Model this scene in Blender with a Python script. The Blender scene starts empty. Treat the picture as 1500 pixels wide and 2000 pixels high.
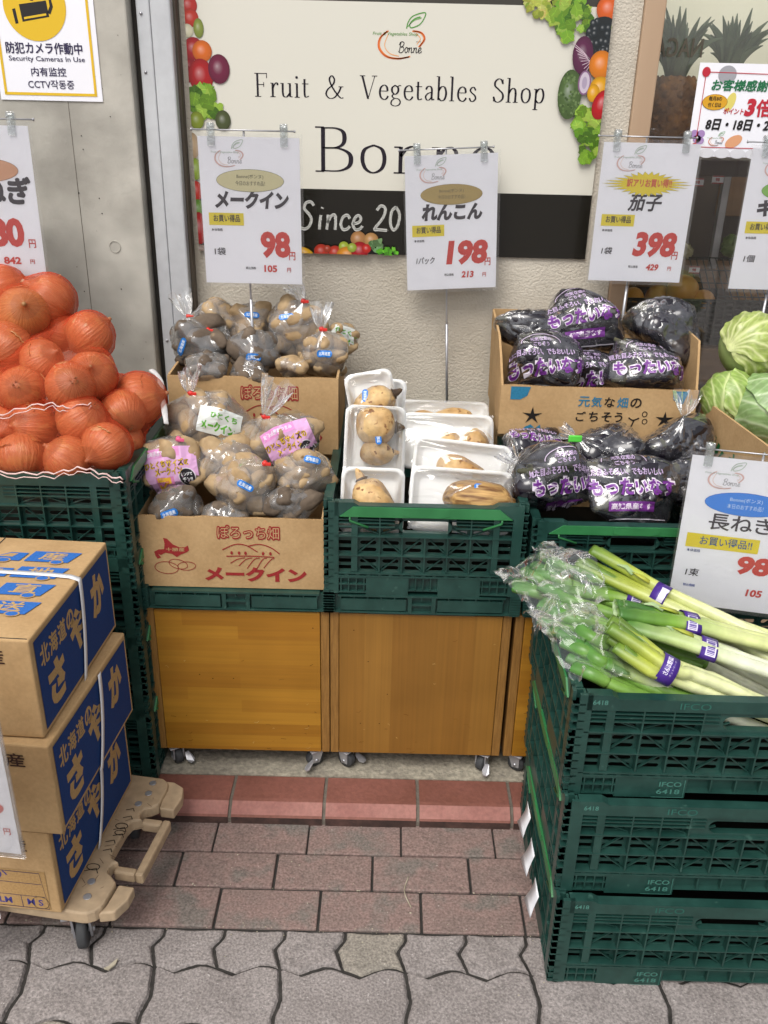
import bpy, bmesh, math, random
from mathutils import Vector, Matrix, noise
from mathutils.bvhtree import BVHTree
R=math.radians
random.seed(7)
scene=bpy.context.scene
COL=scene.collection
# ---------------------------------------------------------------- camera
F,PITCH,ROLL,CH=1730.0,R(24.3),R(1.35),1.39
cd=bpy.data.cameras.new('camera'); cam=bpy.data.objects.new('camera',cd); COL.objects.link(cam)
cd.sensor_fit='VERTICAL'; cd.sensor_height=24.0; cd.lens=24.0*F/2000.0; cd.clip_start=.02; cd.clip_end=500
_up0=Vector((0,math.sin(PITCH),math.cos(PITCH))); _fw=Vector((0,math.cos(PITCH),-math.sin(PITCH)))
_rt=Vector((1,0,0))*math.cos(ROLL)+_up0*math.sin(ROLL); _up=Vector((-1,0,0))*math.sin(ROLL)+_up0*math.cos(ROLL)
M=Matrix((_rt,_up,-_fw)).transposed().to_4x4(); M.translation=Vector((0,0,CH)); cam.matrix_world=M
scene.camera=cam
# ---------------------------------------------------------------- daylight (open shade under a bright overcast sky)
w=bpy.data.worlds.new('World'); scene.world=w; w.use_nodes=True
nt=w.node_tree; nt.nodes.clear()
SUN_EL,SUN_AZ=R(56),R(205)
sky=nt.nodes.new('ShaderNodeTexSky'); sky.sky_type='NISHITA'; sky.sun_disc=False
sky.sun_elevation=SUN_EL; sky.sun_rotation=SUN_AZ; sky.dust_density=4; sky.air_density=1.0
hs=nt.nodes.new('ShaderNodeHueSaturation'); hs.inputs['Saturation'].default_value=.22
bg=nt.nodes.new('ShaderNodeBackground'); bg.inputs['Strength'].default_value=.13
wo=nt.nodes.new('ShaderNodeOutputWorld')
nt.links.new(sky.outputs[0],hs.inputs['Color']); nt.links.new(hs.outputs[0],bg.inputs[0]); nt.links.new(bg.outputs[0],wo.inputs[0])
sl=bpy.data.lights.new('sun','SUN'); sl.energy=1.5; sl.angle=R(35); sl.color=(1,.96,.9)
so=bpy.data.objects.new('sun',sl); COL.objects.link(so)
sd=Vector((math.sin(SUN_AZ)*math.cos(SUN_EL),math.cos(SUN_AZ)*math.cos(SUN_EL),math.sin(SUN_EL)))
so.rotation_euler=(-sd).to_track_quat('-Z','Y').to_euler(); so.location=(0,-3,6)
vs=scene.view_settings; vs.view_transform='Standard'; vs.look='None'; vs.gamma=1; vs.exposure=0.48; vs.use_curve_mapping=False
scene.render.engine='CYCLES'
scene.cycles.transparent_max_bounces=24; scene.cycles.max_bounces=8; scene.cycles.use_denoising=True
# ---------------------------------------------------------------- pixel helpers (photo pixels -> point on a real plane)
def ray(px,py):
    return _fw+_rt*((px-750)/F)+_up*((1000-py)/F)
def atY(px,py,Y):
    d=ray(px,py); t=Y/d.y; return Vector((d.x*t,Y,CH+d.z*t))
def atZ(px,py,Z):
    d=ray(px,py); t=(Z-CH)/d.z; return Vector((d.x*t,d.y*t,Z))
def pxm(Y,z=.7):      # photo pixels per metre there
    return F/(Y*math.cos(PITCH)+(CH-z)*math.sin(PITCH))
# ---------------------------------------------------------------- colours / materials
def lin(h):
    if isinstance(h,(tuple,list)): return tuple(h[:3])
    h=h.lstrip('#'); o=[]
    for i in (0,2,4):
        c=int(h[i:i+2],16)/255; o.append(c/12.92 if c<=.04045 else ((c+.055)/1.055)**2.4)
    return tuple(o)
def mixc(a,b,t): a,b=lin(a),lin(b); return tuple(a[i]*(1-t)+b[i]*t for i in range(3))
MATS={}
def nmat(name):
    m=bpy.data.materials.new(name); m.use_nodes=True; n=m.node_tree; n.nodes.clear(); MATS[name]=m; return m,n
def N(n,t,**k):
    x=n.nodes.new(t)
    for a,b in k.items():
        if a in x.inputs: x.inputs[a].default_value=b
        else: setattr(x,a,b)
    return x
def pmat(name,c1,c2=None,scale=12,rough=.6,bump=0,bscale=None,metal=0,detail=4,stretch=None,c3=None,spec=.5,lo=.35,hi=.65,spots=None,coat=0,rvar=0,fine=None,trans=0):
    """principled with two-tone noise, optional fine speckle, optional bump"""
    m,n=nmat(name); L=n.links.new
    out=N(n,'ShaderNodeOutputMaterial'); b=N(n,'ShaderNodeBsdfPrincipled'); L(b.outputs[0],out.inputs[0])
    b.inputs['Roughness'].default_value=rough; b.inputs['Metallic'].default_value=metal
    b.inputs['Specular IOR Level'].default_value=spec
    if coat: b.inputs['Coat Weight'].default_value=coat; b.inputs['Coat Roughness'].default_value=.1
    if trans: b.inputs['Subsurface Weight'].default_value=trans; b.inputs['Subsurface Radius'].default_value=(.01,.01,.005)
    tc=N(n,'ShaderNodeTexCoord'); vec=tc.outputs['Object']
    if stretch:
        mp=N(n,'ShaderNodeMapping'); mp.inputs['Scale'].default_value=stretch; L(vec,mp.inputs[0]); vec=mp.outputs[0]
    oi=N(n,'ShaderNodeObjectInfo'); ad=N(n,'ShaderNodeVectorMath',operation='ADD')
    ml=N(n,'ShaderNodeMath',operation='MULTIPLY'); ml.inputs[1].default_value=37.0
    L(oi.outputs['Random'],ml.inputs[0]); L(vec,ad.inputs[0]); L(ml.outputs[0],ad.inputs[1]); vec=ad.outputs[0]
    c1=lin(c1); c2=lin(c2) if c2 else tuple(x*.8 for x in c1)
    no=N(n,'ShaderNodeTexNoise'); no.inputs['Scale'].default_value=scale; no.inputs['Detail'].default_value=detail; L(vec,no.inputs['Vector'])
    rp=N(n,'ShaderNodeValToRGB'); L(no.outputs[0],rp.inputs[0])
    rp.color_ramp.elements[0].position=lo; rp.color_ramp.elements[0].color=(*c1,1)
    rp.color_ramp.elements[1].position=hi; rp.color_ramp.elements[1].color=(*c2,1)
    if c3:
        e=rp.color_ramp.elements.new((lo+hi)/2); e.color=(*lin(c3),1)
    colr=rp.outputs[0]
    if fine:    # (scale, amount)
        nf=N(n,'ShaderNodeTexNoise'); nf.inputs['Scale'].default_value=fine[0]; nf.inputs['Detail'].default_value=2; L(vec,nf.inputs['Vector'])
        mr=N(n,'ShaderNodeMapRange'); mr.inputs[1].default_value=.3; mr.inputs[2].default_value=.7; mr.inputs[3].default_value=1-fine[1]; mr.inputs[4].default_value=1+fine[1]
        L(nf.outputs[0],mr.inputs[0])
        mm=N(n,'ShaderNodeVectorMath',operation='MULTIPLY'); L(colr,mm.inputs[0]); L(mr.outputs[0],mm.inputs[1]); colr=mm.outputs[0]
    if spots:   # (scale, threshold, colour)
        vo=N(n,'ShaderNodeTexNoise'); vo.inputs['Scale'].default_value=spots[0]; vo.inputs['Detail'].default_value=3; L(vec,vo.inputs['Vector'])
        r2=N(n,'ShaderNodeValToRGB'); r2.color_ramp.elements[0].position=spots[1]; r2.color_ramp.elements[1].position=min(1,spots[1]+.06)
        r2.color_ramp.elements[0].color=(0,0,0,1); r2.color_ramp.elements[1].color=(1,1,1,1)
        L(vo.outputs[0],r2.inputs[0])
        mx=N(n,'ShaderNodeMix',data_type='RGBA'); L(r2.outputs[0],mx.inputs[0]); L(colr,mx.inputs[6]); mx.inputs[7].default_value=(*lin(spots[2]),1)
        colr=mx.outputs[2]
    L(colr,b.inputs['Base Color'])
    if rvar:
        mr=N(n,'ShaderNodeMapRange'); mr.inputs[3].default_value=rough-rvar; mr.inputs[4].default_value=rough+rvar; L(no.outputs[0],mr.inputs[0]); L(mr.outputs[0],b.inputs['Roughness'])
    if bump:
        nb=N(n,'ShaderNodeTexNoise'); nb.inputs['Scale'].default_value=bscale or scale*4; nb.inputs['Detail'].default_value=5; L(vec,nb.inputs['Vector'])
        bp=N(n,'ShaderNodeBump'); bp.inputs['Strength'].default_value=min(1,bump); bp.inputs['Distance'].default_value=.004*max(1,bump); L(nb.outputs[0],bp.inputs['Height']); L(bp.outputs[0],b.inputs['Normal'])
    return m
def film(name,tint=(.97,.97,.97),gloss=1.7,base=.03,veil=.05,fmax=.62,veilc=(.8,.8,.8),rough=.1,scale=28,bump=.8,streak=(1,1,1),det=3):
    m,n=nmat(name); L=n.links.new
    out=N(n,'ShaderNodeOutputMaterial'); tr=N(n,'ShaderNodeBsdfTransparent'); tr.inputs[0].default_value=(*tint,1)
    gl=N(n,'ShaderNodeBsdfGlossy'); gl.inputs['Roughness'].default_value=rough; gl.inputs[0].default_value=(1,1,1,1)
    df=N(n,'ShaderNodeBsdfDiffuse'); df.inputs[0].default_value=(*veilc,1)
    fr=N(n,'ShaderNodeFresnel'); fr.inputs[0].default_value=1.45
    tc=N(n,'ShaderNodeTexCoord'); oi=N(n,'ShaderNodeObjectInfo')
    mp=N(n,'ShaderNodeMapping'); mp.inputs['Scale'].default_value=streak; L(tc.outputs['Object'],mp.inputs[0])
    ad=N(n,'ShaderNodeVectorMath',operation='ADD'); ml=N(n,'ShaderNodeMath',operation='MULTIPLY'); ml.inputs[1].default_value=19.
    L(oi.outputs['Random'],ml.inputs[0]); L(mp.outputs[0],ad.inputs[0]); L(ml.outputs[0],ad.inputs[1])
    n1=N(n,'ShaderNodeTexNoise'); n1.inputs['Scale'].default_value=scale; n1.inputs['Detail'].default_value=det; n1.inputs['Distortion'].default_value=1.2; L(ad.outputs[0],n1.inputs['Vector'])
    # ridged creases
    a1=N(n,'ShaderNodeMath',operation='SUBTRACT'); a1.inputs[1].default_value=.5; L(n1.outputs[0],a1.inputs[0])
    a2=N(n,'ShaderNodeMath',operation='ABSOLUTE'); L(a1.outputs[0],a2.inputs[0])
    bp=N(n,'ShaderNodeBump'); bp.inputs['Strength'].default_value=bump; bp.inputs['Distance'].default_value=.03; L(a2.outputs[0],bp.inputs['Height'])
    L(bp.outputs[0],gl.inputs['Normal']); L(bp.outputs[0],fr.inputs['Normal'])
    mm=N(n,'ShaderNodeMath',operation='MULTIPLY_ADD'); mm.inputs[1].default_value=gloss; mm.inputs[2].default_value=base; mm.use_clamp=True; L(fr.outputs[0],mm.inputs[0])
    mi=N(n,'ShaderNodeMath',operation='MINIMUM'); mi.inputs[1].default_value=fmax; L(mm.outputs[0],mi.inputs[0])
    m1=N(n,'ShaderNodeMixShader'); L(mi.outputs[0],m1.inputs[0]); L(tr.outputs[0],m1.inputs[1]); L(gl.outputs[0],m1.inputs[2])
    m2=N(n,'ShaderNodeMixShader'); m2.inputs[0].default_value=veil; L(m1.outputs[0],m2.inputs[1]); L(df.outputs[0],m2.inputs[2])
    L(m2.outputs[0],out.inputs[0]); return m
def vmat(name,rough=.5,fine=0,spec=.4,bump=0):
    """printed ink: flat colours from the 'Col' attribute"""
    m,n=nmat(name); L=n.links.new
    out=N(n,'ShaderNodeOutputMaterial'); b=N(n,'ShaderNodeBsdfPrincipled'); L(b.outputs[0],out.inputs[0])
    b.inputs['Roughness'].default_value=rough; b.inputs['Specular IOR Level'].default_value=spec
    at=N(n,'ShaderNodeAttribute',attribute_name='Col'); col=at.outputs['Color']
    if fine:
        tc=N(n,'ShaderNodeTexCoord'); nf=N(n,'ShaderNodeTexNoise'); nf.inputs['Scale'].default_value=260; L(tc.outputs['Object'],nf.inputs['Vector'])
        mr=N(n,'ShaderNodeMapRange'); mr.inputs[1].default_value=.3; mr.inputs[2].default_value=.7; mr.inputs[3].default_value=1-fine; mr.inputs[4].default_value=1+fine; L(nf.outputs[0],mr.inputs[0])
        mm=N(n,'ShaderNodeVectorMath',operation='MULTIPLY'); L(col,mm.inputs[0]); L(mr.outputs[0],mm.inputs[1]); col=mm.outputs[0]
    L(col,b.inputs['Base Color'])
    return m
# ---------------------------------------------------------------- mesh builder
class MB:
    def __init__(s): s.v=[]; s.f=[]; s.m=[]; s.c=[]; s.sm=[]
    def add(s,vs,fs,mi=0,col=None,smooth=False):
        o=len(s.v); s.v+= [Vector(p) for p in vs]
        for f in fs: s.f.append([i+o for i in f]); s.m.append(mi); s.c.append(col); s.sm.append(smooth)
        return s
    def box(s,x0,x1,y0,y1,z0,z1,mi=0,T=None):
        p=[Vector(q) for q in ((x0,y0,z0),(x1,y0,z0),(x1,y1,z0),(x0,y1,z0),(x0,y0,z1),(x1,y0,z1),(x1,y1,z1),(x0,y1,z1))]
        if T: p=[T(q) for q in p]
        return s.add(p,[(3,2,1,0),(4,5,6,7),(0,1,5,4),(1,2,6,5),(2,3,7,6),(3,0,4,7)],mi)
    def bbox(s,x0,x1,y0,y1,z0,z1,b=.002,mi=0):   # bevelled box
        bm=bmesh.new(); bmesh.ops.create_cube(bm,size=1)
        for q in bm.verts: q.co=Vector(((x0+x1)/2+q.co.x*(x1-x0),(y0+y1)/2+q.co.y*(y1-y0),(z0+z1)/2+q.co.z*(z1-z0)))
        bmesh.ops.bevel(bm,geom=bm.edges[:],offset=b,segments=2,affect='EDGES',profile=.5)
        s.bm(bm,mi); bm.free(); return s
    def bm(s,bm,mi=0,smooth=False,T=None):
        bm.verts.index_update()
        s.add([(T@q.co if T else q.co.copy()) for q in bm.verts],[[q.index for q in f.verts] for f in bm.faces],mi,None,smooth)
    def poly(s,pts,mi=0,col=None): return s.add(pts,[list(range(len(pts)))],mi,col)
    def prism(s,pts,d,mi=0,T=None):     # pts list of 3D, d extrusion vector
        n=len(pts); a=[Vector(p) for p in pts]; b=[p+Vector(d) for p in a]
        v=a+b
        if T: v=[T(q) for q in v]
        return s.add(v,[list(range(n))[::-1],list(range(n,2*n))]+[(i,(i+1)%n,n+(i+1)%n,n+i) for i in range(n)],mi)
    def tube(s,pts,rad,n=8,mi=0,cap=True,smooth=True,flat=1.0):
        pts=[Vector(p) for p in pts]; rr=rad if isinstance(rad,(list,tuple)) else [rad]*len(pts)
        vs=[]; up=None
        for i,p in enumerate(pts):
            t=(pts[min(i+1,len(pts)-1)]-pts[max(i-1,0)]).normalized()
            if up is None: up=Vector((0,0,1)) if abs(t.z)<.9 else Vector((0,1,0))
            a=t.cross(up); a.normalize(); b=a.cross(t); b.normalize(); up=b
            for k in range(n):
                g=2*math.pi*k/n; vs.append(p+a*(rr[i]*math.cos(g))+b*(rr[i]*flat*math.sin(g)))
        fs=[(i*n+k,i*n+(k+1)%n,(i+1)*n+(k+1)%n,(i+1)*n+k) for i in range(len(pts)-1) for k in range(n)]
        if cap: fs+= [list(range(n))[::-1],[ (len(pts)-1)*n+k for k in range(n)]]
        return s.add(vs,fs,mi,None,smooth)
    def lathe(s,prof,n=24,mi=0,T=None,smooth=True):   # prof [(r,z)]
        vs=[]; fs=[]
        for r,z in prof:
            for k in range(n): g=2*math.pi*k/n; vs.append(Vector((r*math.cos(g),r*math.sin(g),z)))
        for i in range(len(prof)-1):
            for k in range(n): fs.append((i*n+k,i*n+(k+1)%n,(i+1)*n+(k+1)%n,(i+1)*n+k))
        if prof[0][0]>1e-5: fs.append(list(range(n))[::-1])
        if prof[-1][0]>1e-5: fs.append([(len(prof)-1)*n+k for k in range(n)])
        if T: vs=[T@q for q in vs]
        return s.add(vs,fs,mi,None,smooth)
    def obj(s,name,mats,parent=None,loc=None,sharp=None):
        me=bpy.data.meshes.new(name); me.from_pydata([tuple(q) for q in s.v],[],s.f)
        if not isinstance(mats,(list,tuple)): mats=[mats]
        for q in mats: me.materials.append(MATS[q] if isinstance(q,str) else q)
        me.polygons.foreach_set('material_index',s.m); me.polygons.foreach_set('use_smooth',s.sm)
        if any(c is not None for c in s.c):
            at=me.color_attributes.new('Col','FLOAT_COLOR','CORNER'); buf=[]
            for f,c in zip(s.f,s.c):
                if c is None: c=(1,1,1)
                if isinstance(c,list):
                    for q in c: buf+= [q[0],q[1],q[2],1]
                else: buf+= [c[0],c[1],c[2],1]*len(f)
            at.data.foreach_set('color',buf)
        me.update(); me.validate()
        return link(name,me,parent,loc)
def link(name,me,parent=None,loc=None):
    o=bpy.data.objects.new(name,me); COL.objects.link(o)
    if parent: o.parent=parent
    if loc is not None: o.location=loc
    return o
def tag(o,label,cat,group=None):
    o['label']=label; o['category']=cat
    if group: o['group']=group
    return o
def thing(name,label,cat,loc=(0,0,0),rz=0,group=None):
    o=bpy.data.objects.new(name,None); COL.objects.link(o); o.location=loc; o.rotation_euler=(0,0,rz); o.empty_display_size=.05
    return tag(o,label,cat,group)
def struct(o): o['kind']='structure'; return o
def dup(root,loc,rz=0,label=None,group=None):
    r=root.copy(); COL.objects.link(r); r.location=loc; r.rotation_euler=(0,0,rz)
    if label: r['label']=label
    if group: r['group']=group
    for ch in list(root.children):
        c=ch.copy(); COL.objects.link(c); c.parent=r
        for g in list(ch.children):
            d=g.copy(); COL.objects.link(d); d.parent=c
    return r
def frame(o,xd,yd):
    """matrix with local x,y along xd,yd at o; local z is the outward normal"""
    x=Vector(xd).normalized(); z=x.cross(Vector(yd)).normalized(); y=z.cross(x)
    m=Matrix((x,y,z)).transposed().to_4x4(); m.translation=Vector(o); return m
def cr(pts,n=6,closed=False):
    """catmull-rom through 2D/3D points"""
    P=[Vector(p) for p in pts]
    if len(P)<3: return P
    out=[]; L=len(P); rng=range(L if closed else L-1)
    for i in rng:
        g=(lambda k:P[k%L]) if closed else (lambda k:P[max(0,min(L-1,k))])
        a,b,c,d=g(i-1),g(i),g(i+1),g(i+2)
        for j in range(n):
            t=j/n; out.append(.5*((2*b)+(c-a)*t+(2*a-5*b+4*c-d)*t*t+(3*b-a-3*c+d)*t**3))
    if not closed: out.append(P[-1])
    return out
# ---------------------------------------------------------------- flat print (signs, labels, cartons)
_tc={}
def text_geo(sx,bold=0,res=3):
    k=(sx,round(bold,3),res)
    if k in _tc: return _tc[k]
    c=bpy.data.curves.new('glyphs','FONT'); c.body=sx; c.size=1; c.resolution_u=res; c.offset=bold
    o=bpy.data.objects.new('glyphs',c); COL.objects.link(o)
    dg=bpy.context.evaluated_depsgraph_get(); dg.update()
    me=bpy.data.meshes.new_from_object(o.evaluated_get(dg))
    v=[(q.co.x,q.co.y) for q in me.vertices]; f=[list(p.vertices) for p in me.polygons]
    f=[g if sum((v[g[i]][0]*v[g[(i+1)%len(g)]][1]-v[g[(i+1)%len(g)]][0]*v[g[i]][1]) for i in range(len(g)))>0 else g[::-1] for g in f]
    bpy.data.objects.remove(o); bpy.data.curves.remove(c); bpy.data.meshes.remove(me)
    _tc[k]=(v,f); return v,f
class Pr(MB):
    LS=.00025
    def put(s,pts,fs,col,lay):
        col=col if isinstance(col,list) else lin(col)
        s.add([(p[0],p[1],lay*s.LS) for p in pts],fs,0,col)
    def pol(s,pts,col,lay=1): s.put(pts,[list(range(len(pts)))],col,lay)
    def rect(s,x0,y0,x1,y1,col,lay=1,n=1):
        if n==1: return s.pol([(x0,y0),(x1,y0),(x1,y1),(x0,y1)],col,lay)
        pts=[(x0+(x1-x0)*i/n,y0+(y1-y0)*j/n) for j in range(n+1) for i in range(n+1)]
        s.put(pts,[(j*(n+1)+i,j*(n+1)+i+1,(j+1)*(n+1)+i+1,(j+1)*(n+1)+i) for j in range(n) for i in range(n)],col,lay)
    def ell(s,cx,cy,rx,ry,col,lay=1,rot=0,n=28,rings=1):
        c,q=math.cos(rot),math.sin(rot); pts=[(cx,cy)]; fs=[]
        for k in range(1,rings+1):
            for i in range(n):
                g=2*math.pi*i/n; x,y=rx*k/rings*math.cos(g),ry*k/rings*math.sin(g); pts.append((cx+x*c-y*q,cy+x*q+y*c))
        fs+= [(0,1+i,1+(i+1)%n) for i in range(n)]
        for k in range(rings-1):
            fs+= [(1+k*n+i,1+(k+1)*n+i,1+(k+1)*n+(i+1)%n,1+k*n+(i+1)%n) for i in range(n)]
        s.put(pts,fs,col,lay)
    def ring(s,cx,cy,rx,ry,w,col,lay=1,n=36): s.stroke([(cx+rx*math.cos(2*math.pi*i/n),cy+ry*math.sin(2*math.pi*i/n)) for i in range(n+1)],w,col,lay)
    def stroke(s,pts,w,col,lay=1,nib=None,smooth=0,shear=0):
        P=[Vector((p[0],p[1])) for p in pts]
        if smooth: P=[Vector((p.x,p.y)) for p in cr([(p.x,p.y,0) for p in P],smooth)]
        L=[];Rr=[]; n=len(P)
        for i,p in enumerate(P):
            t=P[min(i+1,n-1)]-P[max(i-1,0)]
            if t.length<1e-9: t=Vector((1,0))
            t.normalize(); nn=Vector((-t.y,t.x))
            ww=w[i*len(w)//n] if isinstance(w,(list,tuple)) else w
            if nib is not None: ww=nib+(ww-nib)*abs(nn.x)**1.3
            L.append(p+nn*ww/2); Rr.append(p-nn*ww/2)
        pts=[(q.x,q.y) for q in L]+[(q.x,q.y) for q in Rr]
        s.put(pts,[(n+i,n+i+1,i+1,i) for i in range(n-1)],col,lay)
    def text(s,t,x,y,h,col,lay=2,w=None,bold=0,shear=0,an='l',rot=0,res=3):
        """baseline-left at x,y; h = height of the glyphs; w = fit width"""
        multi=bold>=.018 and any('\u4e00'<=c<='\u9fff' for c in t)
        v,f=text_geo(t,0 if multi else bold,res)
        if not v: return
        xs=[p[0] for p in v]; ys=[p[1] for p in v]; x0,x1,y0,y1=min(xs),max(xs),min(ys),max(ys)
        k=h/(y1-y0); kx=(w/(x1-x0)) if w else k
        tw=(x1-x0)*kx; ox=x-(0 if an=='l' else tw/2 if an=='c' else tw)
        c,q=math.cos(rot),math.sin(rot); pts=[]
        for p in v:
            a=(p[0]-x0)*kx; b=(p[1]-y0)*k; a+=shear*b
            a+=ox-x; pts.append((x+a*c-b*q,y+a*q+b*c))
        if multi:    # heavy kanji: the thin glyph struck several times, slightly apart
            e=bold*k*.8
            for i in range(8): g=i*math.pi/4; s.put([(a+e*math.cos(g),b+e*math.sin(g)) for a,b in pts],f,col,lay+.08*i+.1)
            s.put(pts,f,col,lay+.82)
        else: s.put(pts,f,col,lay)
    def otext(s,t,x,y,h,col,oc,lay=2,ob=.05,bold=0,**k):
        s.text(t,x,y,h*(1+ob),oc,lay,bold=bold+ob,**k); s.text(t,x,y+h*ob*.5,h,col,lay+1.5,bold=bold,**k)
    def place(s,name,parent,mtx,mat='print'):
        o=s.obj(name,mat,parent); o.matrix_local=mtx; return o
    def drape(s,name,parent,bvh,mtx,mat='print',lift=.0012,inv=None,maxd=.2):
        """lay the print on a curved surface by casting along the frame's normal"""
        z=mtx.to_3x3()@Vector((0,0,1)); nv=[]; ok=[]
        for p in s.v:
            q=mtx@Vector((p.x,p.y,0)); h=bvh.ray_cast(q+z*.12,-z,maxd+.12)
            if h[0] is None: nv.append(q); ok.append(False)
            else: nv.append(h[0]+z*(lift+p.z)); ok.append(True)
        keep=[i for i,f in enumerate(s.f) if all(ok[j] for j in f)]
        t=MB(); t.v=nv; t.f=[s.f[i] for i in keep]; t.m=[0]*len(keep); t.c=[s.c[i] for i in keep]; t.sm=[False]*len(keep)
        if not keep: return None
        used=sorted({j for f in t.f for j in f}); mp={j:i for i,j in enumerate(used)}
        t.v=[nv[j] for j in used]; t.f=[[mp[j] for j in f] for f in t.f]
        if inv is not None: t.v=[inv@q for q in t.v]
        return t.obj(name,mat,parent)
# ---------------------------------------------------------------- materials
def woodmat(name,vert):
    """laminated board: finger-jointed strips with their own tone, plus streaky grain"""
    m,n=nmat(name); L=n.links.new
    out=N(n,'ShaderNodeOutputMaterial'); b=N(n,'ShaderNodeBsdfPrincipled'); L(b.outputs[0],out.inputs[0]); b.inputs['Roughness'].default_value=.42; b.inputs['Specular IOR Level'].default_value=.4
    tc=N(n,'ShaderNodeTexCoord'); sx=N(n,'ShaderNodeSeparateXYZ'); L(tc.outputs['Object'],sx.inputs[0]); cx=N(n,'ShaderNodeCombineXYZ')
    L(sx.outputs[2 if vert else 0],cx.inputs[0]); L(sx.outputs[0 if vert else 2],cx.inputs[1])
    br=N(n,'ShaderNodeTexBrick'); br.inputs['Scale'].default_value=1; br.inputs['Brick Width'].default_value=.9 if vert else .31; br.inputs['Row Height'].default_value=.058 if vert else .031; br.inputs['Mortar Size'].default_value=.0; br.offset=.37; br.inputs['Bias'].default_value=-.15
    c=('#835a23','#91672b') if vert else ('#93631b','#a87825')
    br.inputs['Color1'].default_value=(*lin(c[0]),1); br.inputs['Color2'].default_value=(*lin(c[1]),1); L(cx.outputs[0],br.inputs['Vector'])
    mp=N(n,'ShaderNodeMapping'); mp.inputs['Scale'].default_value=(2.2,75,1) if not vert else (1.4,95,1); L(cx.outputs[0],mp.inputs[0])
    nf=N(n,'ShaderNodeTexNoise'); nf.inputs['Scale'].default_value=1.6; nf.inputs['Detail'].default_value=6; nf.inputs['Distortion'].default_value=.6; L(mp.outputs[0],nf.inputs['Vector'])
    mr=N(n,'ShaderNodeMapRange'); mr.inputs[1].default_value=.3; mr.inputs[2].default_value=.7; mr.inputs[3].default_value=.89; mr.inputs[4].default_value=1.07; L(nf.outputs[0],mr.inputs[0])
    n2=N(n,'ShaderNodeTexNoise'); n2.inputs['Scale'].default_value=7; L(tc.outputs['Object'],n2.inputs['Vector'])
    m2=N(n,'ShaderNodeMapRange'); m2.inputs[1].default_value=.3; m2.inputs[2].default_value=.7; m2.inputs[3].default_value=.9; m2.inputs[4].default_value=1.08; L(n2.outputs[0],m2.inputs[0])
    a=N(n,'ShaderNodeVectorMath',operation='MULTIPLY'); L(br.outputs[0],a.inputs[0]); L(mr.outputs[0],a.inputs[1]); a2=N(n,'ShaderNodeVectorMath',operation='MULTIPLY'); L(a.outputs[0],a2.inputs[0]); L(m2.outputs[0],a2.inputs[1]); L(a2.outputs[0],b.inputs['Base Color'])
    rr=N(n,'ShaderNodeMapRange'); rr.inputs[3].default_value=.34; rr.inputs[4].default_value=.55; L(n2.outputs[0],rr.inputs[0]); L(rr.outputs[0],b.inputs['Roughness'])
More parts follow.
